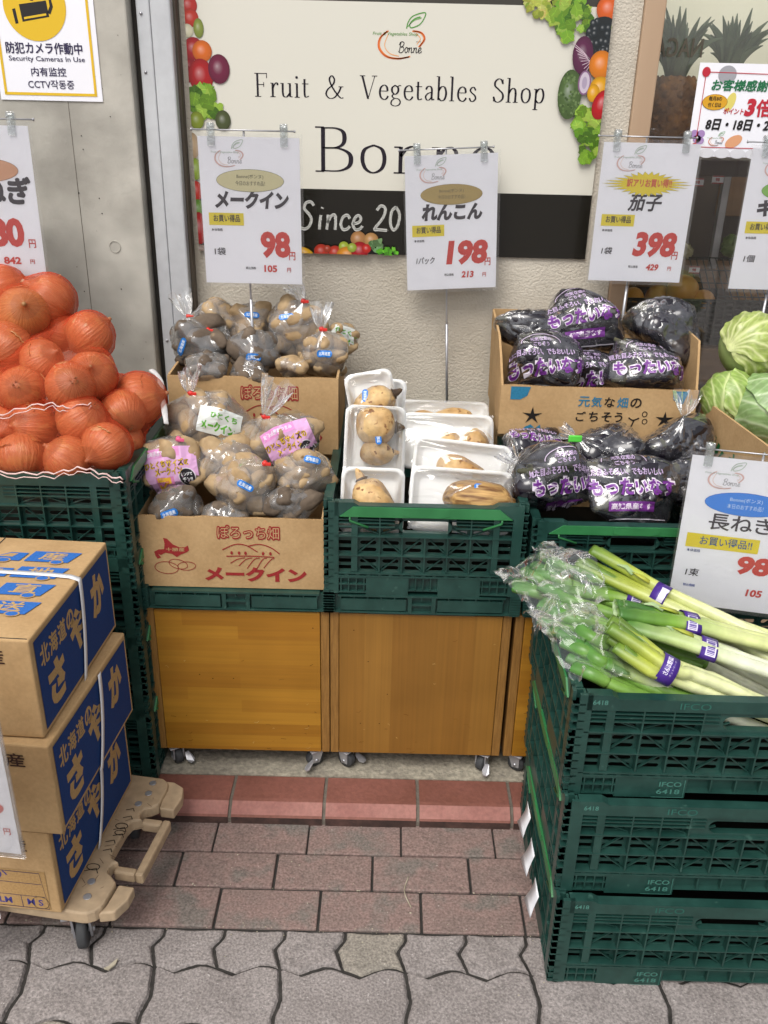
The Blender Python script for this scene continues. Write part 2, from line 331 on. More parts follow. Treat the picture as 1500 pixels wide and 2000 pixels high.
def onionmat(name,c1,c2):
    """papery skin: meridian streaks, dry brown patches and dark dry ends"""
    m,n=nmat(name); L=n.links.new
    out=N(n,'ShaderNodeOutputMaterial'); b=N(n,'ShaderNodeBsdfPrincipled'); L(b.outputs[0],out.inputs[0]); b.inputs['Roughness'].default_value=.32; b.inputs['Coat Weight'].default_value=.25; b.inputs['Coat Roughness'].default_value=.2
    tc=N(n,'ShaderNodeTexCoord'); sx=N(n,'ShaderNodeSeparateXYZ'); L(tc.outputs['Object'],sx.inputs[0])
    at=N(n,'ShaderNodeMath',operation='ARCTAN2'); L(sx.outputs[1],at.inputs[0]); L(sx.outputs[0],at.inputs[1])
    oi=N(n,'ShaderNodeObjectInfo'); ra=N(n,'ShaderNodeMath',operation='MULTIPLY'); ra.inputs[1].default_value=31; L(oi.outputs['Random'],ra.inputs[0])
    cb=N(n,'ShaderNodeCombineXYZ'); aa=N(n,'ShaderNodeMath',operation='MULTIPLY'); aa.inputs[1].default_value=7; L(at.outputs[0],aa.inputs[0]); L(aa.outputs[0],cb.inputs[0]); L(sx.outputs[2],cb.inputs[1]); L(ra.outputs[0],cb.inputs[2])
    n1=N(n,'ShaderNodeTexNoise'); n1.inputs['Scale'].default_value=1.3; n1.inputs['Detail'].default_value=5; L(cb.outputs[0],n1.inputs['Vector'])
    r1=N(n,'ShaderNodeValToRGB'); L(n1.outputs[0],r1.inputs[0]); r1.color_ramp.elements[0].position=.32; r1.color_ramp.elements[0].color=(*lin(c1),1); r1.color_ramp.elements[1].position=.7; r1.color_ramp.elements[1].color=(*lin(c2),1)
    av=N(n,'ShaderNodeVectorMath',operation='ADD'); L(tc.outputs['Object'],av.inputs[0]); L(ra.outputs[0],av.inputs[1])
    n2=N(n,'ShaderNodeTexNoise'); n2.inputs['Scale'].default_value=1.7; n2.inputs['Detail'].default_value=5; L(av.outputs[0],n2.inputs['Vector'])
    r2=N(n,'ShaderNodeValToRGB'); L(n2.outputs[0],r2.inputs[0]); r2.color_ramp.elements[0].position=.55; r2.color_ramp.elements[0].color=(0,0,0,1); r2.color_ramp.elements[1].position=.64; r2.color_ramp.elements[1].color=(.75,.75,.75,1)
    mx=N(n,'ShaderNodeMix',data_type='RGBA'); L(r2.outputs[0],mx.inputs[0]); L(r1.outputs[0],mx.inputs[6]); mx.inputs[7].default_value=(*lin('#b98450'),1)
    ab=N(n,'ShaderNodeMath',operation='ABSOLUTE'); L(sx.outputs[2],ab.inputs[0]); n3=N(n,'ShaderNodeMath',operation='MULTIPLY_ADD'); n3.inputs[1].default_value=.45; L(n2.outputs[0],n3.inputs[0]); L(ab.outputs[0],n3.inputs[2])
    r3=N(n,'ShaderNodeValToRGB'); L(n3.outputs[0],r3.inputs[0]); r3.color_ramp.elements[0].position=1.0; r3.color_ramp.elements[0].color=(0,0,0,1); r3.color_ramp.elements[1].position=1.0; r3.color_ramp.elements[0].position=.97; r3.color_ramp.elements[1].position=1.2 if 0 else 1.0; r3.color_ramp.elements[1].color=(.38,.38,.38,1)
    m2=N(n,'ShaderNodeMix',data_type='RGBA'); L(r3.outputs[0],m2.inputs[0]); L(mx.outputs[2],m2.inputs[6]); m2.inputs[7].default_value=(*lin('#6f4a30'),1); L(m2.outputs[2],b.inputs['Base Color'])
    bp=N(n,'ShaderNodeBump'); bp.inputs['Strength'].default_value=.25; bp.inputs['Distance'].default_value=.06; L(n1.outputs[0],bp.inputs['Height']); L(bp.outputs[0],b.inputs['Normal'])
vmat('print',.55); vmat('ink',.7,fine=.12,spec=.2); vmat('gloss_print',.22,spec=.5); vmat('film_print',.3,spec=.5)
pmat('concrete','#9a968d','#b8b4aa',scale=4.5,rough=.85,bump=.25,bscale=60,fine=(9,.10),spots=(26,.73,'#7d7971'),detail=8)
pmat('stucco','#b7afa1','#c8c0b2',scale=5,rough=.9,bump=.8,bscale=190,spec=.2)
pmat('aluminium','#b9bbbe','#c3c5c7',scale=3,rough=.42,metal=.15,fine=(40,.05))
pmat('dark_gap','#2b2824','#3a352f',scale=8,rough=.9)
pmat('shadow_brown','#4b4238','#5b5044',scale=6,rough=.6)
pmat('door_frame','#a58a70','#b69b80',scale=6,rough=.6,stretch=(1,1,.12))
pmat('kraft','#a78860','#b3946b',scale=14,rough=.85,fine=(160,.06),bump=.12,bscale=200,spec=.2)
pmat('kraft_dark','#8f7049','#9b7c54',scale=14,rough=.9,fine=(160,.06),spec=.2)
pmat('crate_green','#173731','#22433c',scale=18,rough=.34,fine=(70,.1),spots=(55,.69,'#33524a'),spec=.55)
pmat('crate_floor_shade','#0a0d0b','#1a1712',scale=14,rough=.95,spec=.1)  # near-black: dirt, with enclosed shade painted in so the slots read black
pmat('crate_handle','#2a6b3d','#327645',scale=18,rough=.4)
pmat('crate_letter','#4d8878','#3f7a6a',scale=30,rough=.5)
woodmat('wood_h',False)
woodmat('wood_v',True)
pmat('wood_edge','#7a5524','#8f6731',scale=10,rough=.55,stretch=(3,3,40),fine=(60,.15))
pmat('wood_edge_v','#7a5524','#8f6731',scale=10,rough=.55,stretch=(30,3,2),fine=(60,.15))
pmat('steel','#b4b4b8','#a0a0a4',scale=20,rough=.28,metal=.55)
pmat('rubber','#303133','#3c3d3f',scale=20,rough=.7)
pmat('grey_plastic','#4a4a4c','#57575a',scale=20,rough=.5)
pmat('brick','#776660','#6e6660',scale=16,rough=.9,bump=.5,bscale=160,fine=(220,.34),spots=(150,.70,'#a89c94'),c3='#7f6a64')
pmat('kerb','#6d4236','#7a4c41',scale=9,rough=.7,bump=.35,bscale=110,fine=(120,.12),spots=(12,.72,'#5d3f38'))
pmat('paver','#7d7673','#8a8380',scale=14,rough=.92,bump=.6,bscale=170,fine=(240,.36),spots=(170,.69,'#b5afab'))
pmat('paver_tan','#807a71','#8a8379',scale=14,rough=.92,bump=.6,bscale=170,fine=(240,.34),spots=(170,.69,'#bab2a4'))
pmat('joint','#252320','#363330',scale=40,rough=1,bump=.6,bscale=140)
pmat('kerb_dirt_shade','#33241f','#4a332d',scale=20,rough=.9,fine=(80,.2))  # dirt plus the shade of the front face, painted into one dark colour
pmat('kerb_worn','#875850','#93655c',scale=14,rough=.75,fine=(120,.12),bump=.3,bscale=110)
pmat('mortar','#5d564d','#6b645b',scale=60,rough=1,bump=.6,bscale=140)
pmat('slab','#9a9383','#847d70',scale=16,rough=.95,bump=.9,bscale=120,fine=(90,.28))
pmat('dolly','#a08a6e','#ac967a',scale=6,rough=.6,fine=(60,.12),spots=(10,.63,'#776450'))
pmat('paper','#e6e6ec','#ebebf1',scale=4,rough=.6)
pmat('foam','#dcdcda','#e2e2e0',scale=10,rough=.55,bump=.15,bscale=300,trans=.1)
pmat('strap','#d3d4d8','#dcdde0',scale=30,rough=.45)
pmat('potato','#957c5a','#a8906e',scale=28,rough=.75,bump=.4,bscale=90,fine=(45,.16),spots=(38,.68,'#6b5337'),spec=.3)
pmat('potato_dark','#574b40','#6a5d50',scale=22,rough=.85,bump=.3,bscale=120,fine=(60,.15),spots=(30,.66,'#8a7760'),spec=.2)
pmat('eggplant','#0d0a12','#17101d',scale=10,rough=.18,spec=.6,coat=.3)
pmat('calyx','#4c4a35','#3c3d2c',scale=30,rough=.8)
onionmat('onion','#a9653d','#bd7d52')
onionmat('onion_tan','#b58750','#a57442')
pmat('dry_root','#6e5236','#8a6c48',scale=60,rough=.9)
pmat('lotus','#a37c4a','#c9aa78',scale=20,rough=.55,fine=(70,.18),spots=(75,.60,'#7a5230'),bump=.55,bscale=60,spec=.4)
pmat('lotus_dark','#b08c56','#67431f',scale=95,lo=.4,hi=.66,rough=.55,stretch=(.12,1.4,1.4),fine=(60,.2),bump=.3,spec=.4)
pmat('root_tip','#3a2c20','#5b4630',scale=30,rough=.8)
pmat('leek_green','#4f7a2b','#6a9338',scale=10,rough=.4,stretch=(1,1,1),fine=(90,.08),spec=.4)
pmat('leek_dark','#3c672d','#4d7a37',scale=10,rough=.45,fine=(90,.1),spec=.4)
pmat('leek_cut','#a9bd8e','#8fa874',scale=40,rough=.6)
pmat('leek_yellow','#a8a83a','#8f9c33',scale=20,rough=.5)
pmat('purple_band','#3c1f78','#452784',scale=20,rough=.35)
pmat('cabbage','#879a58','#a3b276',scale=10,rough=.5,bump=.3,bscale=60,spec=.35)
pmat('red_tie','#c3231c','#cf3128',scale=20,rough=.4)
pmat('green_tie','#4fbf3c','#5ccb48',scale=20,rough=.4)
pmat('pink_tie','#d6507e','#dd6a90',scale=20,rough=.4)
pmat('white_hem','#c9a9a4','#d6bdb8',scale=60,rough=.8)
pmat('white_mesh','#b9b7b6','#c9c7c6',scale=60,rough=.8)
pmat('shop_dark','#4a3b2d','#5a4a39',scale=5,rough=.6)
pmat('shop_wood','#7a5a38','#8d6b45',scale=6,rough=.6,stretch=(.4,1,6))
pmat('shop_pale','#d8d6be','#e4e2cc',scale=2,rough=.7)
pmat('basket','#15201a','#1d2a22',scale=20,rough=.5)
pmat('orange','#cf8a1c','#dd9f2e',scale=12,rough=.35,bump=.2,bscale=200)
pmat('pine_skin','#6b431c','#b0762f',scale=20,rough=.6,bump=.5)
pmat('pine_leaf','#4d5f40','#728260',scale=12,rough=.6)
pmat('lettuce','#5d7d24','#a3b766',scale=18,rough=.6,bump=.6,bscale=50)
pmat('cream_veg','#a8a06a','#c9c49a',scale=18,rough=.6,bump=.6,bscale=50)
pmat('grit','#8d8470','#b3ab98',scale=50,rough=.9)
film('clear',gloss=2.0,base=.02,veil=.085,fmax=.8,rough=.05,scale=12,bump=.7,det=1.0,streak=(1,1,.5))
film('loose',gloss=.9,base=.0,veil=.025,fmax=.42,rough=.07,scale=6,bump=.5,det=1.0)
film('clear_wet',gloss=2.0,base=.02,veil=.035,veilc=(.5,.5,.58),fmax=.8,rough=.06,scale=10,bump=.65,det=1.0,streak=(1,1,.45))
film('wrap',gloss=1.7,base=.015,veil=.03,rough=.05,scale=14,bump=.55,det=1,streak=(.5,1.2,1))
film('sleeve',tint=(.993,.993,.993),gloss=.6,base=.0,veil=.012,veilc=(.9,.9,.9),rough=.08,scale=5,bump=.12)
film('acrylic',tint=(.9,.92,.92),gloss=2.2,base=.06,veil=.06,rough=.05,scale=40,bump=.3)
film('glass',tint=(.98,.98,.97),gloss=1.0,base=.03,veil=.015,fmax=1,rough=.01,scale=1,bump=0)
def netmat():
    m,n=nmat('net'); L=n.links.new
    out=N(n,'ShaderNodeOutputMaterial'); tr=N(n,'ShaderNodeBsdfTransparent'); tr.inputs[0].default_value=(1,.90,.85,1)
    df=N(n,'ShaderNodeBsdfDiffuse'); df.inputs[0].default_value=(*lin('#c8583a'),1)
    tl=N(n,'ShaderNodeBsdfTranslucent'); tl.inputs[0].default_value=(*lin('#d8402a'),1)
    lw=N(n,'ShaderNodeLayerWeight'); lw.inputs[0].default_value=.35
    tc=N(n,'ShaderNodeTexCoord'); w1=N(n,'ShaderNodeTexWave'); w1.inputs['Scale'].default_value=110; w1.bands_direction='DIAGONAL'
    w2=N(n,'ShaderNodeTexWave'); w2.inputs['Scale'].default_value=150; w2.bands_direction='Z'
    L(tc.outputs['Object'],w1.inputs[0]); L(tc.outputs['Object'],w2.inputs[0])
    mx=N(n,'ShaderNodeMath',operation='MAXIMUM'); L(w1.outputs[1],mx.inputs[0]); L(w2.outputs[1],mx.inputs[1])
    ma=N(n,'ShaderNodeMath',operation='MULTIPLY_ADD'); ma.inputs[1].default_value=.14; ma.inputs[2].default_value=.03; L(mx.outputs[0],ma.inputs[0])
    mb=N(n,'ShaderNodeMath',operation='MULTIPLY_ADD'); mb.inputs[1].default_value=.6; L(lw.outputs[1],mb.inputs[0]); L(ma.outputs[0],mb.inputs[2]); mb.use_clamp=True
    a=N(n,'ShaderNodeMixShader'); a.inputs[0].default_value=.35; L(df.outputs[0],a.inputs[1]); L(tl.outputs[0],a.inputs[2])
    b=N(n,'ShaderNodeMixShader'); L(mb.outputs[0],b.inputs[0]); L(tr.outputs[0],b.inputs[1]); L(a.outputs[0],b.inputs[2]); L(b.outputs[0],out.inputs[0])
netmat()
def leekmat():
    m,n=nmat('leek'); L=n.links.new
    out=N(n,'ShaderNodeOutputMaterial'); b=N(n,'ShaderNodeBsdfPrincipled'); L(b.outputs[0],out.inputs[0]); b.inputs['Roughness'].default_value=.38
    b.inputs['Subsurface Weight'].default_value=.15; b.inputs['Subsurface Radius'].default_value=(.008,.01,.004)
    at=N(n,'ShaderNodeAttribute',attribute_name='Col'); tc=N(n,'ShaderNodeTexCoord')
    nf=N(n,'ShaderNodeTexNoise'); nf.inputs['Scale'].default_value=55; nf.inputs['Detail'].default_value=4; L(tc.outputs['Object'],nf.inputs['Vector'])
    mr=N(n,'ShaderNodeMapRange'); mr.inputs[1].default_value=.3; mr.inputs[2].default_value=.7; mr.inputs[3].default_value=.88; mr.inputs[4].default_value=1.12; L(nf.outputs[0],mr.inputs[0])
    mm=N(n,'ShaderNodeVectorMath',operation='MULTIPLY'); L(at.outputs['Color'],mm.inputs[0]); L(mr.outputs[0],mm.inputs[1]); L(mm.outputs[0],b.inputs['Base Color'])
leekmat()
# ---------------------------------------------------------------- the setting
WY=2.2           # stucco wall
KZ=.04           # shop slab / kerb top
CY=1.575         # front plane of the cabinets
def ground():
    b=MB(); b.box(-60,60,-60,1.60,-.35,-.006); struct(b.obj('ground','joint'))
    b=MB(); b.box(-9,9,1.553,2.6,-.3,KZ-.001); struct(b.obj('concrete_slab','slab'))
    # grey interlocking pavers: wavy outlines, one mesh
    b=MB(); x0,y0=-.105,1.181; W,H=.2235,.112
    rnd=random.Random(3)
    def hw(x,r): return .013*math.sin(2*math.pi*(x-x0)/W*1.0+ (math.pi if r%2 else 0)) if r>0 else 0.
    def paver(xa,xb,r,mi):
        ya=y0-H*r-(0.0 if r else 0); yb=y0-H*(r+1) if r else y0-.085
        tri=lambda u:(lambda f:f if f<.22 else .22+(f-.22)*0 if f<.38 else .22-(f-.38)*1.0 if f<.82 else -.22+(f-.82)*1.22)(u%1.0)*.042
        wav=lambda x:tri((x-x0)/(W*.5)+.06)
        ytop=lambda x:(y0 if r==0 else (y0-.085-H*(r-1))+wav(x))
        ybot=lambda x:(y0-.085-H*r)+wav(x)
        kn=lambda t:(0 if t<.18 else -(t-.18)/.34 if t<.52 else -1+(t-.52)/.48*.9)
        side=lambda X,t:X+.015*(kn(t) if r%2==0 else .55*kn(1-t)*-1-.1)-.004
        g=.0029; n=20; pts=[]
        for i in range(n+1): x=xa+(xb-xa)*i/n; pts.append((side(x,0),ytop(side(x,0))))
        for i in range(1,n): t=i/n; X=side(xb,t); pts.append((X,ytop(X)+(ybot(X)-ytop(X))*t))
        for i in range(n+1): x=xb-(xb-xa)*i/n; pts.append((side(x,1),ybot(side(x,1))))
        for i in range(1,n): t=1-i/n; X=side(xa,t); pts.append((X,ytop(X)+(ybot(X)-ytop(X))*t))
        cx=sum(p[0] for p in pts)/len(pts); cy=sum(p[1] for p in pts)/len(pts); m=len(pts)
        def ins(d,z,wob=0):
            o=[]
            for p in pts:
                v=Vector((cx-p[0],cy-p[1],0)); l=v.length; v/=l; o.append((p[0]+v.x*(d+wob*rnd.random()),p[1]+v.y*(d+wob*rnd.random()),z))
            return o
        dz=rnd.uniform(-.0012,.0012)
        rings=[ins(g*.8,-.03),ins(g*.9,-.006,.0012),ins(g+.003,-.001+dz,.001),ins(g+.007,dz)]
        vs=[p for q in rings for p in q]; fs=[(k*m+i,k*m+(i+1)%m,(k+1)*m+(i+1)%m,(k+1)*m+i) for k in range(3) for i in range(m)]
        fs=[f[::-1] for f in fs]; fs.append([3*m+i for i in range(m)][::-1])
        b.add(vs,fs,mi,None,False)
    for i in range(-18,26):
        xa=x0+(i*.5-.25)*W; paver(xa,xa+W*.5,0,1 if i==1 else 0)
    for r in range(1,16):
        for i in range(-9,13):
            xa=x0+(i-.25 + (.0 if r%2 else .5))*W; paver(xa,xa+W,r,1 if (r==1 and i==-9) or rnd.random()<.03 else 0)
    o=struct(b.obj('pavement',['paver','paver_tan']))
    # far pavement so the street continues
    b=MB(); b.box(-60,60,-60,-.62,-.2,-.004); struct(b.obj('street','paver'))
    # three courses of red brick
    b=MB(); rows=[(1.457,1.367),(1.367,1.276),(1.276,1.181)]; offs=[-.337,-.395,-.300]
    for (ya,yb),of in zip(rows,offs):
        for i in range(-14,18):
            xa=of+i*.1945; j=lambda s:rnd.uniform(-s,s); dz=j(.0015)
            g=.0018 if ya>1.4 else .0025
            b.bbox(xa+g+j(.0006),xa+.1945-g,yb+g+j(.0006),ya-g,-.03,dz,.0025)
    struct(b.obj('brick_paving','brick'))
    # red kerb with a bevelled nose
    b=MB(); m=MB(); ks=.2005
    m.prism([(-9,y,z) for y,z in ((1.449,-.05),(1.449,.012),(1.4505,.0155),(1.4695,.031),(1.475,KZ-.004),(1.552,KZ-.004),(1.552,-.05))],(18,0,0))
    for i in range(-14,18):
        xa=-.31+i*ks; xb=xa+ks-.0075; 
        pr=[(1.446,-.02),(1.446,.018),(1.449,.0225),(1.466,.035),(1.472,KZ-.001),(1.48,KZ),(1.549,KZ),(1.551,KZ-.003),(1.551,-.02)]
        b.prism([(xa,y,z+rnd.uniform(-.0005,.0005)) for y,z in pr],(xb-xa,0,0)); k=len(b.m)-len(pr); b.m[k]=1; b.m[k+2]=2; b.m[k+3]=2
    struct(b.obj('kerb',['kerb','kerb_dirt_shade','kerb_worn'])); struct(m.obj('kerb_mortar','mortar'))
    b=MB()
    for px,py,rz in ((790,1745,.2),(800,1775,.1)):
        p=atZ(px,py,.002)
    c=[atZ(*q,.002) for q in ((798,1712),(790,1735),(793,1752),(803,1772))]
    tag(MB().tube(cr(c,4),.0012,5).obj('twig','grit'),'thin curled dry twig lying across the red brick joint','twig')
    b=MB(); c=[atZ(*q,.003) for q in ((203,1893),(212,1889),(222,1880),(231,1873),(226,1885),(212,1896))]
    tag(b.prism(c,(0,0,.003)).obj('dry_leaf','grit'),'pale dry scrap of leaf on the grey pavers below the cart','leaf')
ground()
def walls():
    # concrete pier at the left
    xr=lambda py:atY(235+.0625*py,py,2.12).x
    b=MB(); xe=-.565
    b.bbox(-3.5,xe,2.12,2.5,0,3.6,.004); c=thing('concrete_pier','bare grey concrete pier with a round tie hole, left of the aluminium trim','wall',(0,0,0))
    b.obj('wall_face','concrete',c)
    b=MB()
    p0,p1=atY(133,200,2.12),atY(168,720,2.12); b.box(p0.x-.0006,p0.x+.0007,2.1195,2.125,0,3.6); b.obj('form_joint','mortar',c)
    p=atY(225,482,2.12); b=MB(); b.lathe([(.0,-.001),(.0122,-.001),(.0126,.0008),(.0130,.0008),(.0134,-.0008)],28,smooth=False,T=frame(p+Vector((0,-.0012,0)),(1,0,0),(0,0,1))); b.obj('tie_hole','concrete',c)
    b=MB(); rnd=random.Random(5)
    for i in range(30):
        q=atY(rnd.uniform(150,290),rnd.uniform(60,740),2.12); r=rnd.uniform(.0006,.0017)
        if q.x<xe-.02: b.lathe([(0,.0008),(r,.0006)],8,T=frame(q+Vector((0,-.0006,0)),(1,0,0),(0,0,1)))
    b.obj('air_holes','dark_gap',c)
    # aluminium cover strip
    t=thing('aluminium_trim','pale aluminium cover strip with a seam standing between concrete and stucco','trim')
    b=MB(); b.box(xe+.001,xe+.0135,2.16,2.3,0,3.6); b.obj('recess','dark_gap',t)
    b=MB(); b.bbox(xe+.0135,xe+.043,2.145,2.25,0,3.6,.003); b.bbox(xe+.0445,xe+.088,2.14,2.25,0,3.6,.004); b.obj('cover_strip','aluminium',t)
    b=MB(); b.box(xe+.088,xe+.094,2.165,2.25,0,3.6); b.obj('edge_shadow','shadow_brown',t)  # brown strip painted in as the shadow along the cover strip's edge
    b=MB()
    for py in (25,664,140): 
        q=Vector((xe+.024,2.1445,atY(255,py,2.14).z)); b.lathe([(0,.0025),(.003,.002),(.0035,0)],10,T=frame(q,(1,0,0),(0,0,1)))
    b.obj('screw','steel',t)
    # stucco wall with the doorway on its right
    XD=.535
    b=MB(); b.box(xe+.09,XD,WY,WY+.1,0,2.5); o=b.obj('stucco_wall','stucco'); tag(o,'rough beige stucco shop wall behind the produce crates','wall')
    # window frame and the shop behind the glass
    t=thing('shop_window','beige framed shop window with mirrored lettering on its glass','window')
    b=MB(); b.bbox(XD+.001,XD+.047,WY-.012,WY+.1,.06,2.5,.003); b.bbox(XD+.047,3.0,WY-.01,WY+.1,.06,.62,.003); b.obj('frame','door_frame',t)
    b=MB(); b.box(XD+.047,3.0,WY+.028,WY+.034,.62,2.5); b.obj('pane','glass',t)
    p=Pr(); pp=atY(1372,112,WY+.027); q=atY(1284,80,WY+.027)
    k=atY(1330,76,WY+.027).z-atY(1330,113,WY+.027).z
    pts,fs=text_geo('NAGA',.012); h=max(a[1] for a in pts); s=k/h; xm=max(a[0] for a in pts)
    p.put([(pp.x-a[0]*s*.72,pp.z+a[1]*s) for a in pts],fs,'#4a4438',1)
    p.obj('lettering','print',t).matrix_local=frame((0,WY+.026,0),(1,0,0),(0,0,1))
    o=MB().box(XD+.047,3.2,3.6,3.65,0,2.2).obj('shop_back_wall','shop_pale'); struct(o)
    o=MB().box(XD+.05,3.2,WY+.11,3.6,-.1,.045).obj('shop_floor','slab'); struct(o)
    o=MB().box(XD-.02,XD,WY+.101,3.6,0,2.2).obj('shop_side_wall','shop_pale'); struct(o)
walls()

# ---------------------------------------------------------------- folding plastic crates
CL,CW,CHT=.6,.4,.19
def plate_hole(b,T,s0,s1,z0,z1,hs0,hs1,hz0,hz1,t,th=.0022,n=4):
    r=min(hz1-hz0,hs1-hs0)/2
    q=lambda a,c,e,d:b.add([T(a,e,t),T(c,e,t),T(c,d,t),T(a,d,t)],[(0,1,2,3)])
    q(s0,s1,z0,hz0); q(s0,s1,hz1,z1); q(s0,hs0,hz0,hz1); q(hs1,s1,hz0,hz1)
    rim=[]
    for cx,cz,kx,kz,a0 in ((hs1-r,hz1-r,hs1,hz1,0),(hs0+r,hz1-r,hs0,hz1,90),(hs0+r,hz0+r,hs0,hz0,180),(hs1-r,hz0+r,hs1,hz0,270)):
        arc=[(cx+r*math.cos(R(a0+90*i/n)),cz+r*math.sin(R(a0+90*i/n))) for i in range(n+1)]
        b.add([T(kx,kz,t)]+[T(x,z,t) for x,z in arc],[(0,i+1,i+2) for i in range(n)]); rim+=arc
    m=len(rim); b.add([T(x,z,t) for x,z in rim]+[T(x,z,t+th) for x,z in rim],[(i,(i+1)%m,m+(i+1)%m,m+i) for i in range(m)])
def crate_panel(b,T,Ls,short):
    H=CHT; B=lambda s0,s1,z0,z1,t0,t1:b.box(s0,s1,t0,t1,z0,z1,T=lambda p:T(p.x,p.z,p.y))
    hz0,hz1=(H-.058,H-.033); hh=.052 if short else .062; hc=Ls/2
    # rim and its step near the corners
    B(.07,Ls-.07,H-.024,H-.002,0,.018)
    b.prism([T(.022,H-.024,0),T(.07,H-.024,0),T(.07,H-.002,0),T(.06,H+.004,0),T(.022,H+.004,0)],T(0,0,.018)-T(0,0,0)); 
    b.prism([T(Ls-.022,H-.024,0),T(Ls-.022,H+.004,0),T(Ls-.06,H+.004,0),T(Ls-.07,H-.002,0),T(Ls-.07,H-.024,0)],T(0,0,.018)-T(0,0,0))
    # corner posts with notches
    for a,c in ((0.0,.0),(Ls-.0,.0)):
        sg=1 if a==0 else -1
        x0,x1=(0,.006) if sg==1 else (Ls-.006,Ls)
        B(x0,x1,0,H+.004,.010,.03)
        z=.004
        while z<H-.008:
            xa,xb=(0.0,.018) if sg==1 else (Ls-.018,Ls)
            B(xa,xb,z,z+.0028,.0005,.02); z+=.0155
        xa,xb=(.0165,.0205) if sg==1 else (Ls-.0205,Ls-.0165)
        B(xa,xb,.0,H+.003,.0007,.02)
    # thicker posts
    pw=.010
    for s in (.06,Ls-.06): B(s-pw/2,s+pw/2,.048,H-.024,.0012,.016)
    nc=10 if not short else 6
    s0,s1=.066,Ls-.066; cw=(s1-s0)/nc
    # horizontal ribs (shelves)
    for z,th,d in ((.044,.0024,.0),(.083,.0024,.0002),(.124,.0028,.0)): B(.022,Ls-.022,z-th/2,z+th/2,d,.016)
    for z,th in ((H-.031,.0018),(H-.0385,.0018),(H-.046,.0024)):
        if short: B(.022,hc-hh-.008,z-th/2,z+th/2,.001,.014); B(hc+hh+.008,Ls-.022,z-th/2,z+th/2,.001,.014)
        else: B(.022,hc-hh-.006,z-th/2,z+th/2,.001,.014); B(hc+hh+.006,Ls-.022,z-th/2,z+th/2,.001,.014)
    for i in range(nc+1):
        s=s0+cw*i; top=H-.024
        if abs(s-hc)<hh+.006: top=hz0-.006
        B(s-.0013,s+.0013,.048,top,.0008,.015)
    # diagonals
    k=0
    for zi,(za,zb) in enumerate(((.044,.083),(.083,.124),(.124,H-.046))):
        for i in range(nc):
            sa,sb=s0+cw*i,s0+cw*(i+1); m=(sa+sb)/2
            if abs(m-hc)<hh and zi==2: continue
            if (i+zi)%2: pa,pb=(sa+.002,za+.002),(sb-.002,zb-.002)
            else: pa,pb=(sb-.002,za+.002),(sa+.002,zb-.002)
            d=Vector((pb[0]-pa[0],pb[1]-pa[1])); nn=Vector((-d.y,d.x)).normalized()*.0008
            b.prism([T(pa[0]-nn.x,pa[1]-nn.y,.0085),T(pb[0]-nn.x,pb[1]-nn.y,.0085),T(pb[0]+nn.x,pb[1]+nn.y,.0085),T(pa[0]+nn.x,pa[1]+nn.y,.0085)],T(0,0,.013)-T(0,0,.0085))
    # back plate with slots
    t=.0135
    cols=[(.022,s0)]+[(s0+cw*i,s0+cw*(i+1)) for i in range(nc)]+[(s1,Ls-.022)]
    for (za,zb,slots) in ((.044,.083,((.0470,.0555),(.0615,.0700))),(.083,.124,((.0860,.0945),(.1010,.1095))),(.124,H-.046,((.1265,.1345),)),(H-.046,H-.024,((H-.0445,H-.037),))):
        for sa,sb in cols:
            m=(sa+sb)/2
            if za>=.124 and abs(m-hc)<hh+.012: continue
            zz=[za]+[(slots[j][1]+slots[j+1][0])/2 for j in range(len(slots)-1)]+[zb]
            for j,(a,c) in enumerate(slots): plate_hole(b,T,sa,sb,zz[j],zz[j+1],sa+.006,sb-.006,a,c,t)
    # handle opening: plate below/around it with a rounded rim
    a0=max(c[0] for c in cols if (c[0]+c[1])/2<hc-hh-.012)+ (cw if True else 0)
    xs=[c for c in cols if abs((c[0]+c[1])/2-hc)<hh+.012]
    A,C=xs[0][0],xs[-1][1]
    plate_hole(b,T,A,C,.124,H-.024,hc-hh,hc+hh,hz0,hz1,.0045,.012,6)
    B(A,C,.124,.125,.0045,.0135)
    # row of little holes and the base
    B(.022,Ls-.022,.036,.0395,.001,.014); B(.022,Ls-.022,.0445,.0465,.001,.014)
    z=.022; n=int((Ls-.05)/.021)
    for i in range(n+1):
        s=.024+i*(Ls-.048)/n; B(s-.0035,s+.0035,.0395,.0445,.0018,.012)
    B(.02,Ls-.02,.0,.0365,.0125,.0145)
    for sa,sb in ((0,.085),(Ls-.085,Ls)):
        B(sa,sb,.0005,.0035,.0015,.014); B(sa,sb,.018,.0205,.002,.014); B(sa,sb,.033,.0365,.0015,.014)
        for i in range(6): s=sa+.004+(sb-sa-.008)*i/5; B(s-.0012,s+.0012,.0005,.036,.0018,.014)
    q=.03 if short else .0
    for sa,sb in ((.085,.20-q),(Ls-.20+q,Ls-.085)):
        B(sa,sb,-.0045,.036,.0022,.008)
        m=(sa+sb)/2
    B(.20-q,Ls-.20+q,.0345,.0365,.002,.014); B(.20-q,Ls-.20+q,.006,.0085,.003,.014)
    for i in range(5 if short else 6):
        s=.20-q+(Ls-.40+2*q)*i/(4 if short else 5); B(s-.0013,s+.0013,.007,.036,.003,.014)
def crate_body():
    b=MB()
    crate_panel(b,lambda s,z,t:Vector((s,t,z)),CL,False); crate_panel(b,lambda s,z,t:Vector((CL-s,CW-t,z)),CL,False)
    crate_panel(b,lambda s,z,t:Vector((t,CW-s,z)),CW,True); crate_panel(b,lambda s,z,t:Vector((CL-t,s,z)),CW,True)
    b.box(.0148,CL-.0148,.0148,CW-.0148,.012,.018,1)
    for i in range(1,12): b.box(CL*i/12-.001,CL*i/12+.001,.015,CW-.015,.002,.0119)
    return b
